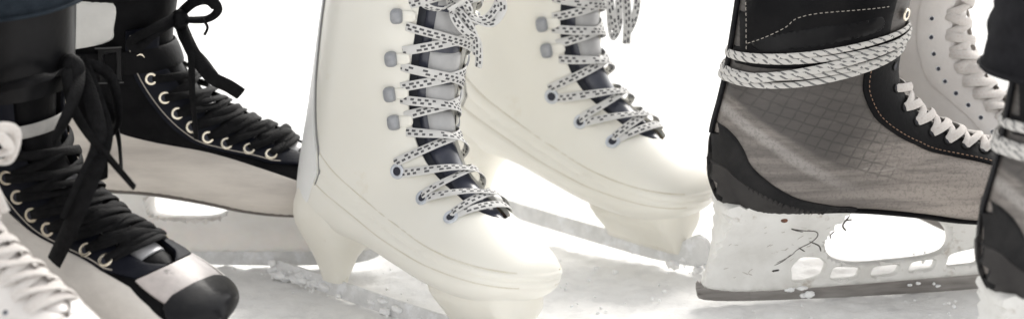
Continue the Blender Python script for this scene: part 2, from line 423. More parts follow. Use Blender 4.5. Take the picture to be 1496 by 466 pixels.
# ------------------------------------------------------------------ the boot surface
class Boot:
    """S(t, th): t runs shaft top -> ankle -> toe, th = 0 on the front line, PI on back / sole line"""
    def __init__(s, st):
        s.st = st; s.n = len(st) - 1
        s.bvh = None
    def par(s, t):
        u = max(0., min(s.n, t * s.n)); i = min(int(u), s.n - 1); f = u - i
        q = [s.st[max(0, min(s.n, i + k - 1))] for k in range(4)]
        r = [cr(q[0][j], q[1][j], q[2][j], q[3][j], f) for j in range(7)]
        if t < 0:      # straight on above the collar
            a, b = s.st[0], s.st[1]; r = [a[j] + (a[j] - b[j]) * (-t * s.n) * (1 if j < 4 else 0) for j in range(7)]
        return r
    def p0(s, t, th):
        fx, fz, bx, bz, hw, ef, eb = s.par(t)
        c, sn = math.cos(th), math.sin(th)
        e = ef if c > 0 else eb
        cc = math.copysign(abs(c) ** (2 / e), c); ss = math.copysign(abs(sn) ** (2 / e), sn)
        mx, mz = (fx + bx) / 2, (fz + bz) / 2
        return Vector((mx + (fx - bx) / 2 * cc, hw * ss, mz + (fz - bz) / 2 * cc))
    def nrm(s, t, th):
        d = 1e-3
        t0, t1 = (t - d if t > d else t), (t + d if t < 1 - d else t)
        a = s.p0(t1, th) - s.p0(t0, th); b = s.p0(t, th + 4e-3) - s.p0(t, th - 4e-3)
        n = a.cross(b)
        if n.length < 1e-12: return Vector((1, 0, 0))
        n.normalize()
        fx, fz, bx, bz, *_ = s.par(t)
        m = Vector(((fx + bx) / 2, 0, (fz + bz) / 2))
        if n.dot(s.p0(t, th) - m) < 0: n = -n
        return n
    def S(s, t, th, off=0.):
        p = s.p0(t, th)
        return p + s.nrm(t, th) * off if off else p
    def shell(s, gap, t0=0., t1=1., nt=96, nth=72, thick=.004, relief=None):
        bm = bmesh.new(); outer = []; inner = []
        for i in range(nt + 1):
            t = t0 + (t1 - t0) * i / nt; g = max(gap(t), 1e-4)
            ro = []; ri = []
            for j in range(nth + 1):
                th = g + (2 * PI - 2 * g) * j / nth
                p = s.S(t, th)
                if relief: p = p + s.nrm(t, th) * relief(p.x, p.z)
                ro.append(bm.verts.new(p))
                if g > 2e-4 or t < .7: ri.append(bm.verts.new(s.S(t, th, -thick)))
            outer.append(ro); inner.append(ri)
        for i in range(nt):
            for j in range(nth):
                bm.faces.new((outer[i][j], outer[i][j + 1], outer[i + 1][j + 1], outer[i + 1][j]))
                if inner[i] and inner[i + 1]: bm.faces.new((inner[i][j], inner[i + 1][j], inner[i + 1][j + 1], inner[i][j + 1]))
            if inner[i] and inner[i + 1]:
                for j in (0, nth):
                    bm.faces.new((outer[i][j], outer[i + 1][j], inner[i + 1][j], inner[i][j]))
        for j in range(nth):
            bm.faces.new((outer[0][j], inner[0][j], inner[0][j + 1], outer[0][j + 1]))
        if t1 == 1.: bm.faces.new(outer[-1][:-1])
        bmesh.ops.remove_doubles(bm, verts=bm.verts, dist=6e-5)
        return bm
    def full(s, nt=110, nth=72):
        vs = []; fs = []
        for i in range(nt + 1):
            for j in range(nth): vs.append(s.S(i / nt, 2 * PI * j / nth))
        for i in range(nt):
            for j in range(nth):
                a = i * nth + j; b = i * nth + (j + 1) % nth
                fs.append((a, b, b + nth, a + nth))
        s.bvh = BVHTree.FromPolygons(vs, fs)
    def side(s, x, z, sgn, off=0.):
        """point of the surface seen from the side at local (x, z)"""
        if not s.bvh: s.full()
        loc, nr, *_ = s.bvh.ray_cast(Vector((x, .3 * sgn, z)), Vector((0, -sgn, 0)))
        if loc is None or loc.y * sgn < -1e-4:
            loc, nr, *_ = s.bvh.find_nearest(Vector((x, 0, z)))
            loc = Vector((loc.x, 0 * loc.y, loc.z)) if abs(loc.y) < .004 else loc
        # outward
        i = s.bvh.find_nearest(loc)
        m = Vector((loc.x, 0, loc.z))
        if nr.y * sgn < -1e-3: nr = -nr
        return loc + nr * off, nr
    def patch(s, poly, sgns=(-1, 1), off=.0012, step=.0045, smooth=True, n=5, bm=None, edge=.0011, holes=()):
        out = outline(poly, n, smooth)
        v2, fs, loops = tri(out, holes, step, edge)
        bm = bm or bmesh.new()
        for sg in sgns:
            V = []; low = {}
            for v in v2:
                p, nr = s.side(v.x, v.y, sg)
                d = edge_dist(v, loops)
                k = 1. if d > edge * .8 else .45
                V.append((bm.verts.new(p + nr * off * k), p, nr))
            cnt = {}
            for f in fs:
                try: bm.faces.new([V[i][0] for i in f])
                except ValueError: continue
                for a, b in zip(f, list(f[1:]) + [f[0]]): cnt.setdefault(tuple(sorted((a, b))), []).append((a, b))
            for k, l in cnt.items():
                if len(l) == 1:
                    a, b = l[0]
                    for i in (a, b):
                        if i not in low: low[i] = bm.verts.new(V[i][1] - V[i][2] * .0015)
                    bm.faces.new((V[b][0], V[a][0], low[a], low[b]))
        return bm
    def strip(s, t0, t1, a0, a1, off, nt=60, na=10, bm=None, sgns=(-1, 1), bulge=None, low=-.001):
        """band in (t, th); a0(t), a1(t) give its two edges"""
        bm = bm or bmesh.new()
        for sg in sgns:
            rows = []
            for i in range(nt + 1):
                t = t0 + (t1 - t0) * i / nt; A, B = a0(t), a1(t); row = []
                for j in range(-1, na + 2):
                    f = max(0, min(1, j / na)); th = (A + (B - A) * f) * sg
                    o = off + (bulge(t, f) if bulge else 0)
                    if j in (-1, na + 1): o = low
                    elif j in (0, na): o -= .0004
                    row.append(bm.verts.new(s.S(t, th, o)))
                rows.append(row)
            for i in range(nt):
                for j in range(na + 2): bm.faces.new((rows[i][j], rows[i][j + 1], rows[i + 1][j + 1], rows[i + 1][j]))
            for r in (0, nt):
                end = [bm.verts.new(s.S(t0 if r == 0 else t1, (a0(t0 if r == 0 else t1) + (a1(t0 if r == 0 else t1) - a0(t0 if r == 0 else t1)) * max(0, min(1, j / na))) * sg, low)) for j in range(-1, na + 2)]
                for j in range(na + 2): bm.faces.new((rows[r][j], rows[r][j + 1], end[j + 1], end[j]))
        return bm
    def cap(s, t0, off, nt=26, nth=72, low=-.001):
        """toe cap from the line t0(|th|) to the tip"""
        bm = bmesh.new(); rows = []
        for i in range(-1, nt + 1):
            row = []
            for j in range(nth):
                th = -PI + 2 * PI * j / nth; a = t0(abs(th)); f = max(i, 0) / nt
                o = low if i < 0 else off * (.55 if i == 0 else 1.)
                row.append(bm.verts.new(s.S(a + (1. - a) * f, th, o)))
            rows.append(row)
        for i in range(nt + 1):
            for j in range(nth): bm.faces.new((rows[i][j], rows[i][(j + 1) % nth], rows[i + 1][(j + 1) % nth], rows[i + 1][j]))
        bm.faces.new(rows[-1])
        bmesh.ops.remove_doubles(bm, verts=bm.verts, dist=4e-5)
        return bm
    def belt(s, zfn, hw, off, thick, bm=None, a0=-PI, a1=PI, n=72, lo=0., hi=.45):
        """strap lying round the shaft"""
        bm = bm or bmesh.new(); path = []; nn = []
        for k in range(n + 1):
            p, nr = s.ring_at(zfn, a0 + (a1 - a0) * k / n, off, lo, hi); path.append(p); nn.append(nr)
        ribbon(bm, path, nn, hw, thick, 12)
        return bm
    def ring_at(s, zfn, th, off, lo=0., hi=.45):
        """surface point at angle th where z = zfn(x)"""
        for _ in range(28):
            m = (lo + hi) / 2; p = s.S(m, th)
            if p.z > zfn(p.x): lo = m
            else: hi = m
        return s.S(m, th, off), s.nrm(m, th)

def lerp_tab(tab):
    def f(t):
        if t <= tab[0][0]: return tab[0][1]
        for (a, va), (b, vb) in zip(tab, tab[1:]):
            if t <= b: return va + (vb - va) * (t - a) / (b - a)
        return tab[-1][1]
    return f

def cross_lace(bm, boot, stops, hw, ht, base=.004, wob=.0006, o0=-.0015, skew=0., seg=10):
    """criss-cross lacing between paired holes; stops = [(t, th)] from toe to top"""
    rnd = random.Random(int(stops[0][0] * 1e4) + 3)
    u = 0
    for i in range(len(stops) - 1):
        for sg in (-1, 1):
            (ta, aa), (tb, ab) = stops[i], stops[i + 1]
            aa *= sg; ab *= -sg
            dt = (ta - tb) * skew * (1 if i > 1 or skew == 0 else .4); ta -= dt; tb += dt
            lift = .0010 if sg > 0 else -.0006
            path = []; nn = []; N_ = 18
            w1 = rnd.uniform(-1, 1) * wob; ph = rnd.uniform(0, 6)
            tw = rnd.uniform(-.5, .5)
            for k in range(N_ + 1):
                f = k / N_; e = f
                t = ta + (tb - ta) * e; a = aa + (ab - aa) * f
                arch = math.sin(PI * f) ** .45 if 0 < f < 1 else 0
                o = o0 + (base - o0 + lift) * arch + w1 * math.sin(3 * f * PI + ph)
                p = boot.S(t, a, o); n0 = boot.nrm(t, a)
                path.append(p); nn.append(n0)
            # roll the ribbon a little along its run
            for k in range(N_ + 1):
                tt = (path[min(k + 1, N_)] - path[max(k - 1, 0)]).normalized()
                nn[k] = Matrix.Rotation(tw * math.sin(PI * k / N_), 3, tt) @ nn[k]
            u = ribbon(bm, path, nn, hw, ht, seg, u + .013)
    # bar across the lowest pair
    t, a = stops[0]
    path = [boot.S(t, a * (1 - 2 * k / 14), -.001 + (base - .0005) * (math.sin(PI * k / 14) ** .5)) for k in range(15)]
    ribbon(bm, path, [boot.nrm(t, a * (1 - 2 * k / 14)) for k in range(15)], hw, ht, seg, u)

def eyelet(boot, t, th, parent, material, r=.0042, w=.0012, name='eyelet', hole=True, off=.0006):
    bm = bmesh.new(); c = boot.S(t, th, off); n = boot.nrm(t, th)
    torus(bm, c, n, r, w, 20, 8, .8)
    o = finish(name, bm, material, parent)
    if hole:
        b2 = bmesh.new(); disc(b2, c + n * .0004, n, r); finish('eyelet_hole', b2, M_HOLE, o)
    return o

def stitches(bm, pts3, nrms, L=.0022, gap=.0014, r=.00035):
    """dashes along a path lying on a surface"""
    acc = 0; seg = []; on = True
    for i in range(len(pts3) - 1):
        a, b = pts3[i], pts3[i + 1]; d = (b - a).length; k = max(1, int(d / .0004))
        for j in range(k):
            p = a.lerp(b, j / k) + nrms[i] * .0002
            if on: seg.append(p)
            acc += d / k
            if acc > (L if on else gap):
                if on and len(seg) > 2: tube(bm, [seg[0], seg[len(seg) // 2] + nrms[i] * .0003, seg[-1]], r, 5)
                seg = []; acc = 0; on = not on
def side_path(boot, pts, sgn, off, n=8):
    p2 = smooth_path([(x, z, 0) for x, z in pts], n)
    P = []; Nn = []
    for p in p2:
        q, nr = boot.side(p.x, p.y, sgn, off); P.append(q); Nn.append(nr)
    return P, Nn

def free_lace(bm, pts, hw, ht, nvec=None, n=10, twist=0., taper=False, seg=8):
    path = smooth_path(pts, n)
    nv = Vector(nvec) if nvec else Vector((.3, -.9, .3))
    nl = []
    for i in range(len(path)):
        t = (path[min(i + 1, len(path) - 1)] - path[max(i - 1, 0)]).normalized()
        nl.append(Matrix.Rotation(twist * i / len(path), 3, t) @ nv)
    ribbon(bm, path, nl, hw, ht, seg, random.random(), taper)
def snow_mound(bm, c, r, rnd):
    q = bmesh.ops.create_icosphere(bm, subdivisions=3, radius=1, matrix=Matrix.Translation(c) @ Matrix.Diagonal((r * rnd.uniform(.9, 1.6), r * rnd.uniform(.8, 1.2), r * rnd.uniform(.55, .95), 1)))
    o = Vector((rnd.random() * 9, rnd.random() * 9, 0))
    for v in q['verts']:
        dd = v.co - c
        v.co = c + dd * (1 + .45 * noise.noise(v.co * 260 + o) + .25 * noise.noise(v.co * 700 + o))
def snow_clump(bm, c, r, rnd):
    m = Matrix.Translation(c) @ Matrix.Rotation(rnd.uniform(0, 6), 4, (rnd.random(), rnd.random(), rnd.random() + .1)) @ Matrix.Diagonal((r * rnd.uniform(.7, 1.3), r * rnd.uniform(.7, 1.3), r * rnd.uniform(.5, .9), 1))
    q = bmesh.ops.create_icosphere(bm, subdivisions=1, radius=1, matrix=m)
    for v in q['verts']: v.co += Vector((rnd.uniform(-1, 1), rnd.uniform(-1, 1), rnd.uniform(-1, 1))) * r * .28
#PART2
# ------------------------------------------------------------------ white plastic skate
WST = [(.163, .292, .018, .275, .053, 2.1, 2.1), (.158, .250, .014, .232, .051, 2.1, 2.1), (.154, .215, .009, .190, .047, 2.1, 2.1),
       (.154, .189, .002, .150, .043, 2.1, 2.0), (.160, .168, -.003, .115, .041, 2.1, 2.0), (.170, .152, -.002, .085, .040, 2.1, 2.2),
       (.182, .140, .010, .063, .037, 2.1, 2.8), (.196, .130, .050, .060, .036, 2.1, 3.2), (.211, .121, .095, .058, .038, 2.1, 3.4),
       (.227, .112, .140, .051, .043, 2.1, 3.4), (.243, .104, .182, .044, .047, 2.1, 3.2), (.258, .096, .222, .041, .0465, 2.1, 3.0),
       (.272, .087, .250, .043, .041, 2.1, 2.6), (.282, .078, .272, .051, .028, 2.1, 2.2), (.2855, .067, .2855, .065, .004, 2, 2)]
WB = Boot(WST); SHELLS = {}

def white_skate(label, loc, rot, bow_style, scale=1.):
    B = WB; n = 14.
    root = thing('ice_skate', label, 'ice skate', loc, rot, 'white plastic skates with dashed laces', scale)
    gap = lerp_tab([(0, .66), (3 / n, .66), (5 / n, .60), (7 / n, .56), (8.3 / n, .48), (9. / n, .34), (9.4 / n, .2), (9.6 / n, 0)])
    l1 = lerp_tab([(-.03, .165), (.012, .149), (.045, .128), (.085, .106), (.13, .090), (.18, .0785), (.23, .0735), (.262, .0725), (.30, .0715)])
    l2 = lerp_tab([(-.03, .128), (.010, .116), (.045, .100), (.085, .084), (.13, .0715), (.18, .0635), (.23, .0605), (.262, .0600), (.30, .0602)])
    sm = lambda e: max(0., min(1., e)) ** 2 * (3 - 2 * max(0., min(1., e)))
    def relief(x, z):
        a = l1(x) - z; b = l2(x) - z; m = (l1(x) * .55 + l2(x) * .45) - z
        return (.0009 * sm(a / .0020 + .5) + .0010 * sm(b / .0020 + .5) - .0010 * math.exp(-(m / .0012) ** 2))
    if 'white' not in SHELLS:
        SHELLS['white'] = finish('boot_shell', B.shell(gap, nt=210, nth=190, thick=.0035, relief=relief), M_CREAM, root, 50); sh = SHELLS['white']
    else:
        sh = SHELLS['white'].copy(); COL.objects.link(sh); sh.parent = root
    finish('collar_rim', rim(B, gap(0), .0022), M_LINING, sh)
    for sg in (-1, 1):
        for fn, dz in ((l1, .0014), (l2, .0014)):
            bm = bmesh.new()
            P, Nn = side_path(B, [(x, fn(x) + dz) for x in (.022, .045, .07, .10, .13, .16, .19, .22, .245, .262, .274, .279)], sg, -.0001 if dz else -.0004)
            if fn is l2: P = [a + b * .0008 for a, b in zip(P, Nn)]
            tube(bm, P, .0007, 6); finish('welt_line', bm, M_WELT, sh)
    # back stay
    bw = lerp_tab([(0, .74), (1 / n, .76), (2 / n, .84), (3 / n, .98), (4. / n, 1.14), (4.8 / n, 1.20), (5.6 / n, 1.04), (6.1 / n, .70)])
    finish('back_stay', B.strip(.02, 6.1 / n, lambda t: PI - bw(t), lambda t: PI + bw(t), .0026, sgns=(1,), na=14), M_BACKSTAY, root)
    for sg in (-1, 1):
        bm = bmesh.new()
        pth = [B.S(.01 + (6.0 / n - .01) * k / 60, PI + sg * (bw(.01 + (6.0 / n - .01) * k / 60) + .035), .0006) for k in range(61)]
        tube(bm, pth, .0009, 6); finish('back_seam', bm, M_SEAM, root)
    # outsole: heel post and front mount
    bm = bmesh.new(); prev = None
    for z, xa, xb, hw in [(.104, .010, .082, .030), (.090, .0035, .086, .0345), (.078, .0008, .086, .0358), (.068, .0008, .081, .0345), (.060, .0035, .075, .032), (.052, .008, .069, .0275), (.044, .0135, .063, .0225), (.036, .019, .058, .0175), (.027, .0245, .056, .0135), (.019, .029, .0545, .0105), (.0125, .032, .0535, .009)]:
        ring = []
        for j in range(28):
            a = 2 * PI * j / 28; c, s_ = math.cos(a), math.sin(a)
            cc = math.copysign(abs(c) ** .7, c); ss = math.copysign(abs(s_) ** .7, s_)
            ring.append(bm.verts.new(((xa + xb) / 2 + (xb - xa) / 2 * cc, hw * ss, z)))
        if prev:
            for j in range(28): bm.faces.new((prev[j], prev[(j + 1) % 28], ring[(j + 1) % 28], ring[j]))
        prev = ring
    bm.faces.new(prev)
    post = finish('heel_post', bm, M_CREAM_SOLE, root, 60)
    bm = bmesh.new(); prev = None
    for z, xa, xb, hw in [(.056, .168, .272, .033), (.046, .174, .271, .034), (.040, .178, .2705, .033), (.034, .182, .270, .029), (.028, .185, .269, .023), (.022, .188, .268, .017), (.017, .190, .267, .012), (.0125, .191, .266, .0085)]:
        ring = []
        for j in range(32):
            a = 2 * PI * j / 32; c, s_ = math.cos(a), math.sin(a)
            cc = math.copysign(abs(c) ** .6, c); ss = math.copysign(abs(s_) ** .6, s_)
            x = (xa + xb) / 2 + (xb - xa) / 2 * cc
            wob = 1 + .10 * math.sin(x * 170) * (1 if z < .045 else 0)
            ring.append(bm.verts.new((x, hw * ss * wob, z)))
        if prev:
            for j in range(32): bm.faces.new((prev[j], prev[(j + 1) % 32], ring[(j + 1) % 32], ring[j]))
        prev = ring
    bm.faces.new(prev)
    finish('front_mount', bm, M_CREAM_SOLE, root, 60)
    bl = [(-.040, .004), (-.030, .0008), (.0, 0), (.12, -.001), (.22, 0), (.262, .003), (.284, .006), (.293, .012), (.296, .022), (.291, .031), (.282, .034), (.272, .028), (.262, .020), (.25, .017), (.15, .0145), (.05, .0145), (-.02, .0145), (-.036, .013)]
    finish('blade', plate(outline(bl, 3), [], lambda x, z: .0019 if x < .2 else .0019 + .0012 * min(1, (x - .2) / .05), .0008, .006), M_FROST, root, 30)
    # snow caught on the blade
    rnd = random.Random(int(loc[0] * 1e4)); bm = bmesh.new()
    spots = [(.0, .05), (.26, .295)] if bow_style else [(-.045, .03), (.03, .17)]
    for a, b, k in ((*spots[0], 22), (*spots[1], 7)):
        for _ in range(k):
            x = rnd.uniform(a, b); h = rnd.random() ** 2
            snow_mound(bm, Vector((x, rnd.uniform(-.006, .003), .002 + .010 * h)), rnd.uniform(.0025, .0058) * (1 - .4 * h), rnd)
        for _ in range(k):
            snow_clump(bm, Vector((rnd.uniform(a, b), rnd.uniform(-.014, .004), .001)), rnd.uniform(.0006, .0016), rnd)
    tag(finish('snow_crust', bm, M_SNOW, root, 80), None, kind='stuff')
    # lining and tongue
    finish('lining', B.strip(0., 9.3 / n, lambda t: gap(t) * -1.15, lambda t: gap(t) * 1.15, -.0085, sgns=(1,), na=24, low=-.011), M_LINING, root)
    ton = finish('tongue', B.strip(0., 9.55 / n, lambda t: -max(gap(t), .05) * .8, lambda t: max(gap(t), .05) * .8, -.0075, sgns=(1,), na=20,
          bulge=lambda t, f: .0055 * math.sin(PI * f) ** .6, low=-.008), M_TONGUE_NAVY, root)
    for a, b in ((-.2, .62), (.72, 1.45), (1.58, 2.32), (2.45, 3.2), (3.32, 4.2)):
        a, b = max(a, .02) / n, b / n
        finish('tongue_pad', B.strip(a, b, lambda t: -gap(t) * .56, lambda t: gap(t) * .64, -.003, sgns=(1,), nt=16, na=14,
               bulge=lambda t, f, a=a, b=b: .0042 * math.sin(PI * f) ** .5 * max(0, math.sin(PI * (t - a) / (b - a))) ** .35, low=-.006), M_TONGUE_GREY, ton)
    # hooks, eyelets
    eyes = [(8.75, .86), (7.3, .98), (5.6, .98)]; hooks = [(3.62, .86), (2.68, .91), (1.72, .93), (.80, .93)]
    for sg in (-1, 1):
        for t, th in eyes: eyelet(B, t / n, th * sg, root, M_EYE_BLUE, .0050, .0016)
        for t, th in hooks:
            c = B.S(t / n, th * sg, .001); nr = B.nrm(t / n, th * sg); d = B.S(t / n, (th + .1) * sg) - c
            bm = bmesh.new(); dome(bm, c, nr, d, .0050, .0062, .0066, pw=.66); hk = finish('lace_hook', bm, M_HOOK, root, 60)
            c2 = B.S(t / n, (th - .13) * sg, .0002); bm = bmesh.new(); dome(bm, c2, nr, d, .0075, .0046, .0024, pw=.6); finish('hook_plate', bm, M_CREAM, hk, 60)
    # laces
    bm = bmesh.new()
    stops = [(t / n, th * .98) for t, th in eyes] + [(t / n, th - .14) for t, th in hooks] + [(-.2 / n, .55)]
    cross_lace(bm, B, stops, .0038, .0008, .0045, o0=.0004, skew=.2)
    lc = finish('lace', bm, M_LACE_W, root, 60)
    # bow
    bm = bmesh.new()
    c = B.S((.55 if bow_style == 0 else 1.0) / n, -.26 if bow_style == 0 else .10, .006); fr = B.nrm(.3 / n, -.1)
    bs = 1.25 if bow_style == 0 else 1.05
    def q(dx, dy, dz): return c + Vector((dx, dy, dz)) * bs
    if bow_style == 0:
        for pts in ([(0, 0, 0), (.008, -.014, .012), (.008, -.026, .010), (.004, -.026, .0), (.004, -.012, -.003), (0, 0, 0)],
                    [(0, 0, 0), (.008, .012, .012), (.010, .026, .014), (.010, .034, .004), (.009, .024, -.008), (.004, .008, -.004), (0, 0, 0)],
                    [(.002, .002, 0), (.010, .016, .006), (.012, .028, .010), (.013, .036, .0), (.011, .028, -.011), (.006, .012, -.008)],
                    [(0, 0, 0), (.009, .006, -.008), (.010, .016, -.020), (.007, .022, -.032)],
                    [(0, 0, 0), (.008, -.002, -.008), (.010, .006, -.016), (.010, .018, -.022), (.008, .024, -.034), (.006, .026, -.040)],
                    [(.004, -.010, .008), (.010, -.002, .006), (.010, .008, -.002), (.004, .010, -.008)],
                    [(.006, -.006, -.004), (.011, .002, .004), (.008, .010, .008)]):
            free_lace(bm, [q(*p) for p in pts], .0034, .0010, fr, 12, 1.2)
    else:
        for pts in ([(0, 0, .006), (.008, -.006, .0), (.011, -.004, -.024), (.012, .0, -.052), (.010, -.006, -.062), (.008, -.012, -.040), (.006, -.006, -.012), (0, 0, .004)],
                    [(0, 0, .006), (.009, .010, .004), (.013, .018, -.016), (.014, .020, -.044), (.012, .012, -.060), (.009, .008, -.034), (.004, .004, .0)],
                    [(0, 0, .004), (.007, -.012, -.012), (.010, -.012, -.034), (.013, -.006, -.056)],
                    [(0, 0, .004), (.008, .004, -.014), (.012, .010, -.040), (.013, .012, -.070)],
                    [(0, 0, .006), (.006, .008, .014), (.004, .018, .016), (.002, .014, .006)]):
            free_lace(bm, [q(*p) for p in pts], .0036, .0010, fr, 12, .9)
    finish('lace_bow', bm, M_LACE_W, lc, 60)
    return root

def rim(B, g, r):
    bm = bmesh.new()
    tube(bm, [B.S(0, g + (2 * PI - 2 * g) * k / 60, -.0018) + Vector((0, 0, .001)) for k in range(61)], r, 8)
    return bm

sw = lerp_tab([(5.7 / 14, .3), (6.3 / 14, .55), (7 / 14, .78), (12 / 14, .80), (13 / 14, .9), (13.4 / 14, 1.)])
# ------------------------------------------------------------------ hockey skates
HST = [(.166, .300, .018, .288, .053, 2.2, 2.1), (.158, .252, .012, .240, .051, 2.2, 2.1), (.152, .217, .007, .205, .047, 2.2, 2.1),
       (.152, .196, .002, .180, .044, 2.2, 2.1), (.161, .176, -.004, .155, .042, 2.2, 2.1), (.174, .161, -.006, .130, .041, 2.2, 2.2),
       (.190, .150, -.003, .105, .040, 2.2, 2.3), (.206, .142, .012, .087, .037, 2.2, 2.8), (.223, .135, .060, .083, .036, 2.2, 3.2),
       (.241, .128, .110, .082, .038, 2.2, 3.2), (.259, .120, .160, .077, .043, 2.2, 3.2), (.277, .111, .205, .070, .047, 2.2, 3.0),
       (.293, .102, .250, .067, .044, 2.2, 2.6), (.305, .093, .284, .071, .031, 2.2, 2.2), (.310, .084, .310, .082, .004, 2, 2)]
HB = Boot(HST)
def hockey_runner(root, M_hold, wear, k=1., holed=True):
    outer = [(.004, .094), (.001, .075), (-.005, .045), (-.011, .024), (-.013, .017), (-.002, .012), (.03, .0085), (.10, .0095), (.18, .012), (.25, .0145), (.31, .018), (.322, .023), (.322, .032), (.314, .042), (.306, .058), (.300, .080),
             (.25, .078), (.20, .082), (.172, .084), (.176, .0735), (.192, .0665), (.203, .056), (.205, .046), (.199, .0375), (.183, .0330), (.155, .0310), (.124, .0300), (.106, .0335), (.0965, .0410), (.0935, .054), (.100, .068), (.113, .090), (.06, .094)]
    holes = [[(.0655, .0285), (.0740, .0375), (.0900, .0365), (.0960, .0305), (.0925, .0205), (.0800, .0165), (.0670, .0165)],
             [(.1035, .0275), (.1270, .0255), (.1235, .0168), (.1000, .0165)],
             [(.1390, .0255), (.1625, .0268), (.1585, .0187), (.1360, .0172)],
             [(.1730, .0280), (.1945, .0300), (.1915, .0212), (.1700, .0195)],
             [(.2070, .0335), (.2350, .0390), (.2330, .0242), (.2040, .0222)],
             [(.248, .0400), (.275, .0400), (.278, .0265), (.246, .0255)]]
    def corner(P):
        o = []
        for a in range(len(P)):
            A, Bq, C_ = P[a - 1], P[a], P[(a + 1) % len(P)]
            for k in range(5):
                f = k / 4; w = .26
                s0 = (Bq[0] + (A[0] - Bq[0]) * w, Bq[1] + (A[1] - Bq[1]) * w); s1 = (Bq[0] + (C_[0] - Bq[0]) * w, Bq[1] + (C_[1] - Bq[1]) * w)
                o.append(tuple((1 - f) ** 2 * s0[i] + 2 * f * (1 - f) * Bq[i] + f * f * s1[i] for i in (0, 1)))
        return o
    if not holed:      # an older, more solid holder with one short opening
        outer = outer[:11] + [(.322, .032), (.314, .042), (.306, .058), (.300, .080), (.25, .078), (.20, .082), (.186, .083), (.186, .070), (.184, .058), (.172, .050), (.145, .048), (.120, .050), (.114, .060), (.116, .075), (.120, .090), (.06, .094)]
    def squash(bm, k):
        for v in bm.verts:
            if v.co.z > .02: v.co.z = .02 + (v.co.z - .02) * k
        return bm
    def half(x, z):
        f = max(0, min(1, (z - .030) / .055)); f = f * f * (3 - 2 * f)
        return .0042 + .024 * f
    h = finish('blade_holder', squash(plate(outline(outer, 3), [corner(q) for q in holes] if holed else [], half, .0016, .0045), k), M_hold, root, 42)
    bl = [(-.016, .020), (-.0165, .009), (-.010, .003), (.03, .0), (.12, -.001), (.22, .0), (.29, .004), (.315, .010), (.324, .018), (.323, .025), (.31, .0195), (.25, .016), (.18, .0135), (.10, .011), (.03, .010), (-.002, .0135)]
    finish('blade', plate(outline(bl, 3), [], lambda x, z: .0026,   .0006, .006), M_STEEL if holed else M_FROST, root, 30)
    if wear:
        # scratches and rust marks on the near face of the rear tower
        for pts in ([(.060, .069), (.070, .068), (.080, .065), (.083, .061), (.078, .055), (.070, .049), (.066, .044)], [(.066, .044), (.060, .038), (.052, .034)], [(.098, .066), (.094, .061), (.096, .057)], [(.104, .075), (.110, .077)], [(.048, .026), (.054, .028)], [(.070, .049), (.075, .045)], [(.078, .055), (.086, .050), (.089, .044)], [(.058, .070), (.066, .0665)], [(.108, .080), (.104, .071), (.107, .064)], [(.064, .042), (.057, .0365), (.050, .0325)], [(.062, .068), (.070, .0665)]):
            p = [Vector((x, -half(x, z) - .0001, z)) for x, z in ((v.x, v.y) for v in smooth_path([(a + random.uniform(-.001, .001), b + random.uniform(-.001, .001), 0) for a, b in pts], 5))]
            bm = bmesh.new(); ribbon(bm, p, Vector((0, -1, 0)), .0003 + random.random() * .0006, .0002, 6, taper=True); finish('scratch', bm, M_GRIME, h)
        rs = random.Random(11)
        for _ in range(26):
            x, z = rs.uniform(.0, .090), rs.uniform(.022, .074)
            if edge_dist((x, z), [outer] + holes) < .006 or any(inside((x, z), h_) for h_ in holes): continue
            a = rs.uniform(-.5, .9); l_ = rs.uniform(.002, .006)
            pp = [Vector((x + l_ * f * math.cos(a), 0, z + l_ * f * math.sin(a) + rs.uniform(-.0004, .0004))) for f in (0, .33, .66, 1)]
            for v in pp: v.y = -half(v.x, v.z) - .0001
            bm = bmesh.new(); ribbon(bm, smooth_path(pp, 3), Vector((0, -1, 0)), rs.uniform(.00012, .0003), .00015, 6, taper=True); finish('scratch', bm, M_SCUFF, h)
        for x, z in ((.051, .0785),):
            bm = bmesh.new(); dome(bm, Vector((x, -half(x, z), z)), Vector((0, -1, .3)), Vector((1, 0, 0)), .0030, .0018, .0010); finish('rivet', bm, M_RUST, h)
    return h

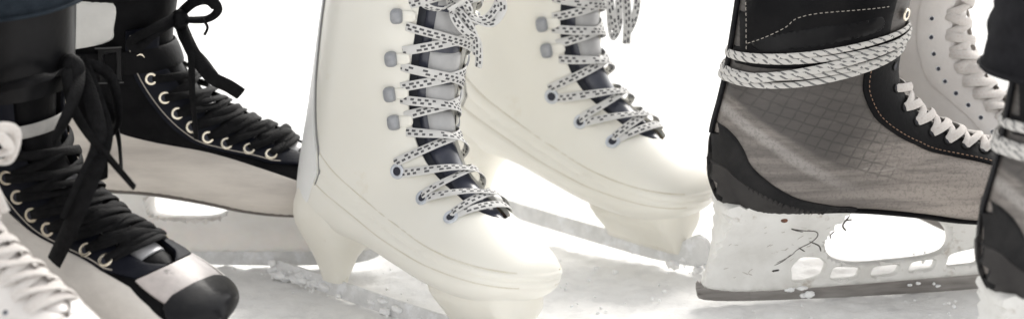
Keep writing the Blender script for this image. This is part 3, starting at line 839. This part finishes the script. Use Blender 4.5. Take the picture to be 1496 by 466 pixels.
H_EYES = [(9.2, .66), (8.4, .70), (7.55, .72), (6.7, .72), (5.8, .72), (4.9, .72), (4.05, .72), (3.2, .74), (2.3, .78)]
G_EYES = [(9.3, .44), (8.55, .47), (7.75, .50), (6.9, .52), (6.0, .53), (5.1, .54), (4.2, .55), (3.3, .56), (2.3, .58)]
def grey_skate(label, loc, rot, group='worn grey ice hockey skates', scale=1.):
    B = HB; n = 14.
    root = thing('hockey_skate', label, 'hockey skate', loc, rot, group, scale)
    gap = lerp_tab([(0, .36), (3 / n, .32), (6 / n, .28), (9 / n, .26), (10. / n, .2), (10.5 / n, 0)])
    sh = finish('boot_shell', B.shell(gap, nt=110, nth=80, thick=.004), M_QUARTER, root, 50)
    finish('ankle_collar', B.patch([(-.05, .214), (.0, .212), (.05, .213), (.10, .219), (.128, .226), (.133, .25), (.139, .32), (.06, .32), (-.05, .32)], off=.0016, smooth=True), M_BLACK, root)
    finish('collar_panel', B.patch([(.022, .236), (.060, .248), (.10, .252), (.122, .255), (.122, .243), (.09, .236), (.055, .230), (.026, .226)], off=.0024), M_FLAP, root)
    hc = finish('heel_counter', B.patch([(-.04, .163), (-.006, .161), (.006, .154), (.014, .142), (.020, .129), (.032, .117), (.046, .107), (.064, .098), (.092, .091), (.115, .086), (.11, .06), (.05, .06), (-.04, .06)], off=.0030, edge=.0016), M_COUNTER, root)
    finish('heel_shell', B.patch([(-.04, .128), (-.002, .128), (.010, .119), (.024, .109), (.044, .099), (.068, .091), (.09, .084), (.09, .06), (-.04, .06)], off=.0040, edge=.0012), M_COUNTER_GREY, hc)
    finish('sole', B.strip(6.2 / n, 13.4 / n, lambda t: PI - sw(t), lambda t: PI + sw(t), .0030, sgns=(1,), na=22, nt=70), M_BLACK_MATT, root)
    a1 = lerp_tab([(1.2 / n, 1.16), (3 / n, 1.14), (4.2 / n, 1.06), (5.2 / n, .95), (6.2 / n, .86), (8 / n, .82), (9.5 / n, .78), (10.6 / n, .45)])
    ey = finish('eyestay', B.strip(1.4 / n, 10.4 / n, lambda t: gap(t) + .005, a1, .0022, na=12), M_BLACK, root)
    for t, th in G_EYES:
        for sg in (-1, 1): eyelet(B, t / n, th * sg, root, M_BUCKLE, .0032, .0009, off=.0026)
    bm = bmesh.new()
    for sg in (-1, 1):
        for dth in (.07,):
            bm = bmesh.new()
            P = [B.S((1.5 + 8.7 * k / 80) / n, (a1((1.5 + 8.7 * k / 80) / n) - dth) * sg, .0023) for k in range(81)]
            Nn = [B.nrm((1.5 + 8.7 * k / 80) / n, (a1((1.5 + 8.7 * k / 80) / n) - dth) * sg) for k in range(81)]
            stitches(bm, P, Nn); finish('stitching', bm, M_STITCH_TAN, ey)
    bm = bmesh.new()
    for sg in (-1, 1):
        for pts in ([(.006, .221), (.05, .2235), (.09, .231), (.125, .2385)], [(.018, .231), (.042, .247), (.052, .256), (.075, .261), (.128, .263)], [(.017, .226), (.018, .27)]):
            P, Nn = side_path(B, pts, sg, .0022); stitches(bm, P, Nn, .0026, .0015)
    finish('stitching', bm, M_STITCH, root)
    bm = bmesh.new()
    tube(bm, [B.S(k / 40 * 4.2 / n, PI, .0022) for k in range(41)], .0024, 8)
    finish('heel_piping', bm, M_BLACK_GLOSS, root)
    finish('tongue', B.strip(0., 10.3 / n, lambda t: -max(gap(t), .05) * 1.1, lambda t: max(gap(t), .05) * 1.1, -.006, sgns=(1,), na=20, low=-.009,
           bulge=lambda t, f: .006 * math.sin(PI * f) ** .6), M_BLACK_MATT, root)
    for sg in (-1, 1): eyelet(B, .95 / n, .62 * sg, root, M_EYE_BRASS, .0042, .0014, off=.0030)
    bm = bmesh.new()
    cross_lace(bm, B, [(t / n, th) for t, th in G_EYES[:-1]], .0036, .0013, .0068, o0=.0026)
    lc = finish('lace', bm, M_LACE_PLAIN, root, 60)
    # cord wound round the ankle
    bm = bmesh.new()
    for k0, (za, sl, c1, off) in enumerate(((.2185, .03, .72, .0030), (.2142, .03, .72, .0034), (.2020, .05, .82, .0030), (.1978, .055, .82, .0034), (.2040, .19, .10, .0052), (.1998, .18, .10, .0056))):
        path = []; nn = []
        for k in range(91):
            th = PI + 2 * PI * k / 90
            f = (lambda x, k=k: za + sl * max(0, x) + c1 * max(0, x) ** 2 + .003 * math.sin(k / 90 * 2 * PI + k0))
            p, nr = B.ring_at(f, th, off); path.append(p); nn.append(nr)
        ribbon(bm, path, nn, .0026, .0013, 10, k0 * .3)
    finish('ankle_lace', bm, M_ROPE, lc, 60)
    rnd = random.Random(5); bm = bmesh.new()
    for a, b, k in ((.060, .085, 5), (.17, .20, 4), (.26, .30, 5)):
        for _ in range(k): snow_mound(bm, Vector((rnd.uniform(a, b), rnd.uniform(-.0048, -.002), rnd.uniform(.002, .012))), rnd.uniform(.0016, .0034), rnd)
    tag(finish('snow_crust', bm, M_SNOW, root, 80), None, kind='stuff')
    hockey_runner(root, M_HOLDER, True)
    return root

lean = [.016, .015, .014, .007, .002] + [0] * 10
BFB = Boot([(a, b - .026, c, d - .026, *r) for a, b, c, d, *r in HST])
BRB = Boot([(a - l, b - .012, c - l * .4, d - .012, *r) for (a, b, c, d, *r), l in zip(HST, lean)])
def black_skate(label, loc, rot, front, scale=1.):
    B = BFB if front else BRB; n = 14.; DZ = -.026 if front else -.012
    def down(P): return [(x, z + DZ) for x, z in P]
    root = thing('hockey_skate', label, 'hockey skate', loc, rot, 'black and white ice hockey skates', scale)
    gap = lerp_tab([(0, .5), (3 / n, .46), (6 / n, .44), (9 / n, .42), (10. / n, .3), (10.5 / n, 0)])
    sh = finish('boot_shell', B.shell(gap, nt=110, nth=80, thick=.004), M_BLACK_MATT, root, 50)
    qm = M_OFFWHITE if front else M_GREYWHITE
    if front:
        pa = lerp_tab([(4.2 / n, 1.5), (5.0 / n, 1.06), (6 / n, 1.0), (8 / n, .98), (9.5 / n, .93), (10.6 / n, .80), (11.6 / n, .88), (12.4 / n, 1.05), (13.4 / n, 1.3)])
        finish('side_panel', B.strip(4.2 / n, 13.4 / n, pa, lambda t: PI - .72, .0015, na=26, nt=90), qm, root)
    else:
        finish('side_panel', B.patch(down([(.018, .158), (.045, .160), (.075, .153), (.100, .141), (.135, .132), (.175, .124), (.215, .114), (.245, .106), (.268, .098), (.280, .085), (.284, .078), (.284, .05), (.2, .05), (.12, .06), (.06, .06), (.02, .07), (.006, .10), (.006, .135)]), off=.0014), qm, root)
    a1 = lerp_tab([(1.2 / n, 1.05), (3 / n, 1.02), (4.5 / n, 1.0), (6 / n, .98), (8 / n, .98), (9.5 / n, .92), (10.6 / n, .55)])
    ey = finish('eyestay', B.strip(1.4 / n, 10.4 / n, lambda t: gap(t) + .005, a1, .0026, na=12), M_NAVY, root)
    for sg in (-1, 1):
        bm = bmesh.new()
        P = [B.S((1.5 + 8.2 * k / 80) / n, (a1((1.5 + 8.2 * k / 80) / n) - .06) * sg, .0028) for k in range(81)]
        tube(bm, P, .0005, 5); finish('seam', bm, M_STITCH, ey)
    finish('toe_cap', B.cap(lerp_tab([(0, (11.6 if front else 11.) / n), (.45, (11.65 if front else 11.1) / n), (.75, 11.9 / n), (1.1, 12.6 / n), (1.5, 13.05 / n), (2., 13.3 / n), (PI, 13.4 / n)]), .0032), M_BLACK_GLOSS, root)
    finish('vamp', B.strip(10.45 / n, 12. / n, lambda t: -.66, lambda t: .66, .0022, sgns=(1,), na=24, nt=16), M_VAMP_HIGHLIGHT if front else M_BLACK, root)  # front skate: the highlight on its black vamp is painted pale
    finish('heel_counter', B.patch(down([(-.04, .165), (-.004, .160), (.012, .146), (.026, .125), (.046, .105), (.075, .092), (.07, .06), (-.04, .06)]), off=.0030), M_BLACK_GLOSS, root)
    finish('sole', B.strip(6.2 / n, 13.4 / n, lambda t: PI - sw(t), lambda t: PI + sw(t), .0030, sgns=(1,), na=22, nt=70), M_SOLE_GREY, root)
    for t, th in H_EYES:
        for sg in (-1, 1): eyelet(B, t / n, (th + .08) * sg, root, M_EYE_BRASS, .0044, .0013, off=.0032)
    finish('tongue', B.strip(-1.2 / n, 10.3 / n, lambda t: -max(gap(t), .05) * 1.1, lambda t: max(gap(t), .05) * 1.1, -.006, sgns=(1,), na=20, low=-.009,
           bulge=lambda t, f: .006 * math.sin(PI * f) ** .6), M_BLACK, root)
    finish('tongue_pad', B.strip(4.6 / n, 9.6 / n, lambda t: -gap(t) * .9, lambda t: gap(t) * .9, -.0045, sgns=(1,), na=16, nt=30, low=-.008,
           bulge=lambda t, f: .0062 * math.sin(PI * f) ** .6), M_SILVER, root)
    if front:
        finish('tongue_flap', B.strip(-1.3 / n, 1.5 / n, lambda t: -1.05, lambda t: 1.05, .0035, sgns=(1,), na=24, nt=30, low=.0005,
               bulge=lambda t, f: .006 * math.sin(PI * f) ** .5), M_FLAP, root)
        finish('ankle_strap', B.belt(lambda x: .172 + .05 * x, .0050, .0032, .0012, lo=0, hi=.4), M_STRAP, root)
    else:
        for sg in (-1, 1): finish('ankle_panel', B.patch([(.035, .252), (.070, .252), (.100, .247), (.099, .225), (.094, .213), (.06, .205), (.035, .202)], (sg,), off=.0022), M_ANKLE, root)
        finish('collar_roll', B.patch([(-.04, .250), (.05, .2495), (.10, .2475), (.13, .25), (.17, .25), (.17, .33), (-.04, .33)], off=.0040, edge=.003), M_BLACK, root)
        st = finish('ankle_strap', B.belt(lambda x: .193 + .03 * (x - .1), .0105, .0032, .0014, lo=0, hi=.4), M_BLACK, root)
        bk = finish('buckle', plate(outline([(.086, .176), (.104, .178), (.105, .209), (.086, .207)], 1, False), [outline([(.090, .182), (.100, .183), (.101, .204), (.090, .202)], 1, False)], lambda x, z: .0022, .001, .004, yfn=lambda x, z: B.side(x, z, -1, .0058)[0].y), M_BUCKLE, st)
        for z in (.2085, .177):
            bm = bmesh.new(); tube(bm, [Vector((x, B.side(x, z, -1, .0085)[0].y, z + .02 * (x - .095))) for x in (.084, .088, .092, .098, .106)], .0007, 6); finish('buckle_pin', bm, M_PIN, bk)
    bm = bmesh.new()
    cross_lace(bm, B, [(t / n, th + .075) for t, th in H_EYES[:-1]], .0036, .0013, .0070, wob=.0016, o0=.0030)
    cross_lace(bm, B, [((t - .25) / n, th * .8) for t, th in H_EYES[:6]], .0034, .0012, .0086, wob=.002)
    lc = finish('lace', bm, M_LACE_BLACK, root, 60)
    # long loose ends and bow
    bm = bmesh.new(); r = random.Random(5)
    if front:
        free_lace(bm, [(.170, .022, .226), (.195, .010, .203), (.212, .0, .181), (.219, -.020, .161), (.214, -.040, .129), (.201, -.052, .098)], .0078, .0014, (.45, -.85, .25), 12, .5)
        free_lace(bm, [(.172, .020, .224), (.200, .004, .200), (.214, -.008, .176), (.212, -.028, .150), (.206, -.04, .128)], .0060, .0014, (.5, -.8, .2), 12, -.8)
        free_lace(bm, [(.168, .018, .222), (.178, .026, .207), (.191, .028, .188), (.201, .024, .170), (.210, .015, .151)], .0042, .0014, (.6, -.7, .3), 12, 1.6)
        free_lace(bm, [(.180, .0, .226), (.186, -.004, .202), (.206, -.010, .185), (.226, -.010, .168), (.248, -.010, .150)], .0040, .0014, (.6, -.6, .4), 12, 1.2)
        free_lace(bm, [(.172, .02, .225), (.188, .03, .218), (.197, .030, .205), (.202, .025, .183), (.196, .018, .170)], .0046, .0014, (.7, -.5, .2), 12, 1.5)
        free_lace(bm, [(.172, .010, .222), (.180, -.020, .226), (.172, -.040, .225), (.150, -.050, .220), (.10, -.052, .212)], .0036, .0014, (.2, -.9, .2), 12, .4)
        free_lace(bm, [(.170, .024, .224), (.182, .022, .205), (.196, .012, .180), (.204, .002, .156)], .0052, .0014, (.6, -.6, .3), 12, -1.4)
        free_lace(bm, [(.168, .016, .226), (.176, .012, .200), (.190, .010, .178), (.200, .006, .160), (.206, .0, .146)], .0060, .0014, (.6, -.7, .3), 12, .9)
        free_lace(bm, [(.172, .02, .226), (.186, .004, .214), (.190, -.012, .198), (.186, -.02, .184), (.180, -.016, .176)], .0050, .0014, (.6, -.7, .2), 12, -1.2)
        dome(bm, Vector((.172, .012, .222)), Vector((.8, -.4, .2)), Vector((0, 0, 1)), .011, .009, .010)
    else:
        free_lace(bm, [(.150, -.020, .232), (.168, -.036, .247), (.183, -.045, .251), (.190, -.045, .242), (.179, -.040, .233), (.155, -.026, .229)], .0050, .0014, (.1, -.9, .5), 12, .6)
        free_lace(bm, [(.150, -.022, .228), (.166, -.040, .204), (.182, -.045, .184), (.197, -.040, .174), (.206, -.034, .166)], .0058, .0014, (.4, -.8, .3), 12, .5)
        free_lace(bm, [(.152, -.024, .228), (.165, -.044, .205), (.166, -.047, .168), (.168, -.047, .128)], .0034, .0013, (.3, -.9, .1), 12, 1.2)
        free_lace(bm, [(.150, -.026, .230), (.134, -.046, .220), (.121, -.051, .209), (.115, -.051, .214), (.134, -.048, .225), (.150, -.028, .232)], .0042, .0014, (-.1, -1, .2), 12, .5)
        free_lace(bm, [(.176, -.043, .234), (.181, -.045, .227), (.178, -.045, .220)], .0012, .0008, (.3, -.9, .1), 8)
        free_lace(bm, [(.150, -.022, .230), (.158, -.034, .212), (.176, -.040, .196), (.186, -.030, .178)], .0044, .0014, (.4, -.8, .3), 12, -.8)
        dome(bm, Vector((.152, -.026, .229)), Vector((.5, -.8, .2)), Vector((0, 0, 1)), .009, .007, .009)
    finish('lace_end', bm, M_LACE_BLACK, lc, 60)
    hockey_runner(root, M_HOLDER_BRIGHT, False, .65 if front else .835, False)
    return root

# ------------------------------------------------------------------ white leather figure skates
FB = Boot([(.142, .305, .016, .295, .050, 2.1, 2.1), (.137, .262, .013, .248, .047, 2.1, 2.1), (.133, .222, .008, .205, .043, 2.1, 2.1),
       (.136, .192, .002, .165, .040, 2.1, 2.0), (.146, .172, -.003, .130, .039, 2.1, 2.0), (.159, .157, -.003, .103, .038, 2.1, 2.2),
       (.173, .146, .004, .082, .036, 2.1, 2.6), (.188, .137, .044, .078, .034, 2.1, 3.2), (.204, .129, .090, .074, .035, 2.1, 3.4),
       (.221, .120, .135, .064, .040, 2.1, 3.4), (.238, .110, .178, .054, .043, 2.1, 3.2), (.254, .100, .215, .050, .0425, 2.1, 3.0),
       (.268, .090, .244, .050, .037, 2.1, 2.6), (.278, .080, .268, .056, .025, 2.1, 2.2), (.281, .070, .281, .068, .004, 2, 2)])
def figure_skate(label, loc, rot, scale=1., tied=2.6):
    B = FB; n = 14.
    root = thing('figure_skate', label, 'figure skate', loc, rot, 'white leather figure skates', scale)
    gap = lerp_tab([(0, .42), (3 / n, .38), (6 / n, .34), (9 / n, .32), (10.2 / n, .25), (10.8 / n, 0)])
    sh = finish('boot_shell', B.shell(gap, nt=100, nth=72, thick=.0035), M_LEATHER_W, root, 50)
    finish('eyestay', B.strip(0.1 / n, 10.7 / n, lambda t: gap(t) + .004, lerp_tab([(0, 1.0), (9 / n, .95), (10.7 / n, .5)]), .0013, na=12), M_LEATHER_W, root)
    finish('toe_box', B.cap(lerp_tab([(0, 11.2 / n), (.6, 11.1 / n), (1.6, 11.6 / n), (PI, 12 / n)]), .0012), M_LEATHER_W, root)
    finish('tongue', B.strip(-1. / n, 10.5 / n, lambda t: -max(gap(t), .05) * 1.1, lambda t: max(gap(t), .05) * 1.1, -.004, sgns=(1,), na=18, low=-.007,
           bulge=lambda t, f: .006 * math.sin(PI * f) ** .6), M_LEATHER_W, root)
    holes = [(.9 + .72 * k, .78) for k in range(13)]
    for t, th in holes:
        for sg in (-1, 1): eyelet(B, t / n, th * sg, root, M_EYE_STEEL, .0018, .0005, off=.0014)
    bm = bmesh.new()
    cross_lace(bm, B, [((9.9 - .78 * k) / n, .56) for k in range(12)], .0040, .0011, .0060, wob=.0012)
    lc = finish('lace', bm, M_LACE_PLAIN, root, 60)
    bm = bmesh.new(); c = B.S(tied / n, 0, .008)
    for pts in ([(0, 0, 0), (.012, -.014, .016), (.014, -.032, .014), (.012, -.030, -.006), (.004, -.01, -.004)], [(0, 0, 0), (.014, .014, .014), (.016, .030, .010), (.012, .026, -.008), (.004, .01, -.004)],
                [(0, 0, 0), (.014, -.006, -.014), (.020, -.012, -.034), (.026, -.016, -.052)], [(0, 0, 0), (.014, .008, -.014), (.022, .014, -.036)], [(.006, -.012, .010), (.012, 0, .012), (.006, .014, .008)], [(.004, -.004, .004), (.014, -.020, .010), (.016, -.026, .002), (.010, -.014, -.006)], [(.004, .004, .004), (.016, .016, .010), (.016, .024, .0), (.008, .012, -.004)], [(.010, -.018, .0), (.014, -.010, .008), (.012, -.022, .008)]):
        free_lace(bm, [c + Vector(q) * 1.2 for q in pts], .0042, .0013, (.8, -.2, .4), 12, 1.)
    finish('lace_bow', bm, M_LACE_PLAIN, lc, 60)
    finish('sole', B.strip(6.2 / n, 13.4 / n, lambda t: PI - sw(t), lambda t: PI + sw(t), .0030, sgns=(1,), na=22, nt=70), M_LEATHER_W, root)
    bm = bmesh.new(); prev = None
    for z, a, b_, hw in ((.088, .0, .072, .030), (.070, .004, .070, .030), (.050, .008, .064, .028)):
        ring = [bm.verts.new(((a + b_) / 2 + (b_ - a) / 2 * math.copysign(abs(math.cos(2 * PI * j / 28)) ** .6, math.cos(2 * PI * j / 28)), hw * math.copysign(abs(math.sin(2 * PI * j / 28)) ** .6, math.sin(2 * PI * j / 28)), z)) for j in range(28)]
        if prev:
            for j in range(28): bm.faces.new((prev[j], prev[(j + 1) % 28], ring[(j + 1) % 28], ring[j]))
        prev = ring
    bm.faces.new(prev); finish('heel', bm, M_LEATHER_W, root, 50)
    out = [(-.030, .008), (-.022, .001), (.05, .0), (.15, -.001), (.25, .001), (.278, .006), (.288, .014), (.290, .024), (.284, .036), (.270, .030), (.262, .024), (.255, .034), (.250, .050), (.185, .052), (.190, .036), (.180, .026), (.150, .022), (.075, .022), (.060, .030), (.056, .050), (.016, .050), (.014, .030), (-.005, .020), (-.026, .016)]
    finish('blade', plate(outline(out, 3), [], lambda x, z: .0021 + .012 * max(0, (z - .036) / .014), .0007, .006), M_STEEL, root, 30)
    return root

def trouser(label, boot, src, t0, t1, off, material, flare=.0):
    """cloth tube round the top of a skate"""
    bm = bmesh.new(); rows = []; n = 72
    for i in range(33):
        f = i / 32; t = t0 + (t1 - t0) * f; row = []
        for j in range(n):
            th = 2 * PI * j / n
            w = .0035 * noise.noise(Vector((math.cos(th) * 1.6, math.sin(th) * 1.6, f * 5 + len(label)))) + .002 * noise.noise(Vector((math.cos(th) * 4, math.sin(th) * 4, f * 12)))
            row.append(bm.verts.new(boot.S(t, th, off + w + flare * (1 - f))))
        rows.append(row)
    inner = [bm.verts.new(boot.S(t0, 2 * PI * j / n, off + flare - .003)) for j in range(n)]
    for i in range(32):
        for j in range(n): bm.faces.new((rows[i][j], rows[i][(j + 1) % n], rows[i + 1][(j + 1) % n], rows[i + 1][j]))
    for j in range(n): bm.faces.new((rows[0][j], rows[0][(j + 1) % n], inner[(j + 1) % n], inner[j]))
    bm.faces.new(rows[-1])
    o = finish('trouser_leg', bm, material, None, 60)
    o.location = src.location; o.rotation_euler = src.rotation_euler; o.scale = src.scale
    tag(o, label, 'trousers')
    hb = bmesh.new()
    tube(hb, [boot.S(t0 + (t1 - t0) * .03, 2 * PI * j / n, off + flare + .0022) for j in range(n + 1)], .0014, 6)
    finish('hem', hb, material, o)
    return o
# ------------------------------------------------------------------ ice
def axis(lo, hi, step, far):
    a = [lo + step * i for i in range(int((hi - lo) / step) + 1)]
    d = step; l = []; x = lo
    while x > -far: d *= 1.35; x -= d; l.append(x)
    r = []; d = step; x = a[-1]
    while x < far: d *= 1.35; x += d; r.append(x)
    return l[::-1] + a + r
xs = axis(-.62, .66, .0042, 40); ys = axis(1.46, 2.45, .0042, 40)
bm = bmesh.new(); rows = []
for y in ys:
    row = []
    for x in xs:
        z = 0.
        if -.8 < x < .85 and 1.2 < y < 3:
            v = Vector((x, y, 0))
            z = .0022 * noise.noise(v * 18) + .0018 * noise.noise(v * 60) + .0022 * max(0, noise.noise(v * 110)) + .0008 * noise.noise(v * 210) - .0028
            g = abs((x * .55 + y * .83 + .02 * math.sin(x * 5)) * 7 % 1 - .5); h = abs((x * .92 - y * .38 + .05 * y * y) * 5 % 1 - .5)
            z -= .0012 * max(0., 1 - g / .018) + .0010 * max(0., 1 - h / .014)
        row.append(bm.verts.new((x, y, z)))
    rows.append(row)
for i in range(len(ys) - 1):
    for j in range(len(xs) - 1): bm.faces.new((rows[i][j], rows[i][j + 1], rows[i + 1][j + 1], rows[i + 1][j]))
M_ICE = mat('snowy_ice', (.89, .885, .875), .75, (.70, .70, .70), 42, .46, .80, bump=1., bscale=210, spec=.3, detail=9, sss=0., rough2=.32,
            stain=(.89, .89, .885), stain_scale=36, stain_lo=.5, stain_hi=.62)
ice = finish('ice', bm, M_ICE, None, 80); ice['kind'] = 'structure'
rnd = random.Random(3); bm = bmesh.new()
for _ in range(3000):
    x = rnd.uniform(-.6, .65); y = 1.45 + 1.0 * rnd.random()
    if noise.noise(Vector((x * 9, y * 9, 4))) < -.05: continue
    snow_clump(bm, Vector((x, y, rnd.uniform(-.001, .0012))), .0005 + .0022 * rnd.random() ** 4, rnd)
tag(finish('snow_shavings', bm, M_SNOW, None, 80), 'loose white snow shavings scattered over the ice', kind='stuff')

# ------------------------------------------------------------------ place the things
def spot(hx, hy, yaw, roll=0, pitch=0, z=0.): return dict(loc=(hx, hy, z), rot=(R(roll), R(pitch), R(-yaw)))
WF = white_skate('white plastic ice skate in front, its whole heel post and lacing in view', bow_style=0, **spot(-.1846, 1.947, 45, -9))
WR = white_skate('white plastic ice skate standing behind the other white one, toe to the right', bow_style=1, scale=1.05, **spot(-.069, 2.165, 38, -2, 4, .020))
GR = grey_skate('scuffed grey hockey skate with white cord wound round its ankle and holed white blade holder', **spot(.1745, 1.8977, -9))
GR2 = grey_skate('grey hockey skate cut off by the right edge, only its heel in view', **spot(.356, 1.66, -9))
BF = black_skate('black and white hockey skate in front with brass eyelets and a shiny black toe cap', front=True, scale=1.06, **spot(-.485, 1.875, 36, 5))
BR = black_skate('black hockey skate with pale grey side and ankle buckle, standing behind the front black one', front=False, **spot(-.437, 2.025, 6, 0))
FL = figure_skate('blurred white leather figure skate in the near left corner, laces tied in a bow', **spot(-.511, 1.713, 38))
FS = figure_skate('white leather figure skate standing behind the grey hockey skate', tied=.2, **spot(.237, 2.123, 30, 0, 18, .083))
trouser('dark blue trouser leg hanging over the top of the front black skate', BFB, BF, .05 / 14, -2.2 / 14, .010, M_DENIM, .004)
tr = trouser('black trouser leg over the skate at the right edge', HB, GR2, .75 / 14, -1.6 / 14, .020, M_CLOTH_BLACK, .003)
sk = trouser('grey sock rising out of the front white skate', WB, WF, .5 / 14, -1.2 / 14, -.008, M_SOCK)
sk.name = 'sock'; sk['category'] = 'sock'
sk.children[0].name = 'cuff'

# ------------------------------------------------------------------ light, camera
w = bpy.data.worlds.new('World'); scene.world = w; w.use_nodes = True
N = w.node_tree.nodes; bg = N['Background']; sky = N.new('ShaderNodeTexSky'); sky.sky_type = 'NISHITA'; sky.sun_disc = False
EL, AZ = 42, 28           # sun height; bearing from straight behind the skates (+Y) towards the right (+X)
sky.sun_elevation = R(EL); sky.sun_rotation = R(AZ); sky.air_density = 1; sky.dust_density = 2.
hs = N.new('ShaderNodeHueSaturation'); hs.inputs['Saturation'].default_value = .06      # a white, hazy winter sky
wm = N.new('ShaderNodeMix'); wm.data_type = 'RGBA'; wm.blend_type = 'MULTIPLY'; wm.inputs['Factor'].default_value = 1.; wm.inputs['B'].default_value = (1., .988, .968, 1)
w.node_tree.links.new(sky.outputs[0], hs.inputs['Color']); w.node_tree.links.new(hs.outputs[0], wm.inputs['A']); w.node_tree.links.new(wm.outputs['Result'], bg.inputs[0]); bg.inputs[1].default_value = .15
L = bpy.data.lights.new('sun', 'SUN'); L.energy = .95; L.angle = R(28); L.color = (1, .95, .875)
so = bpy.data.objects.new('sun', L); COL.objects.link(so)
d = Vector((math.sin(R(AZ)) * math.cos(R(EL)), math.cos(R(AZ)) * math.cos(R(EL)), math.sin(R(EL))))
so.rotation_euler = d.to_track_quat('Z', 'Y').to_euler(); so.location = d * 5
cam = bpy.data.cameras.new('camera'); co = bpy.data.objects.new('camera', cam); COL.objects.link(co)
co.location = (0, 0, .635); co.rotation_euler = (R(75), 0, 0)
cam.sensor_width = 36; cam.lens = 3400 / 1496 * 36; cam.clip_end = 300; cam.clip_start = .05
cam.dof.use_dof = True; cam.dof.focus_distance = 1.93; cam.dof.aperture_fstop = 4.0
scene.camera = co
vs = scene.view_settings; vs.view_transform = 'Standard'; vs.look = 'None'; vs.exposure = 1.06; vs.gamma = 1
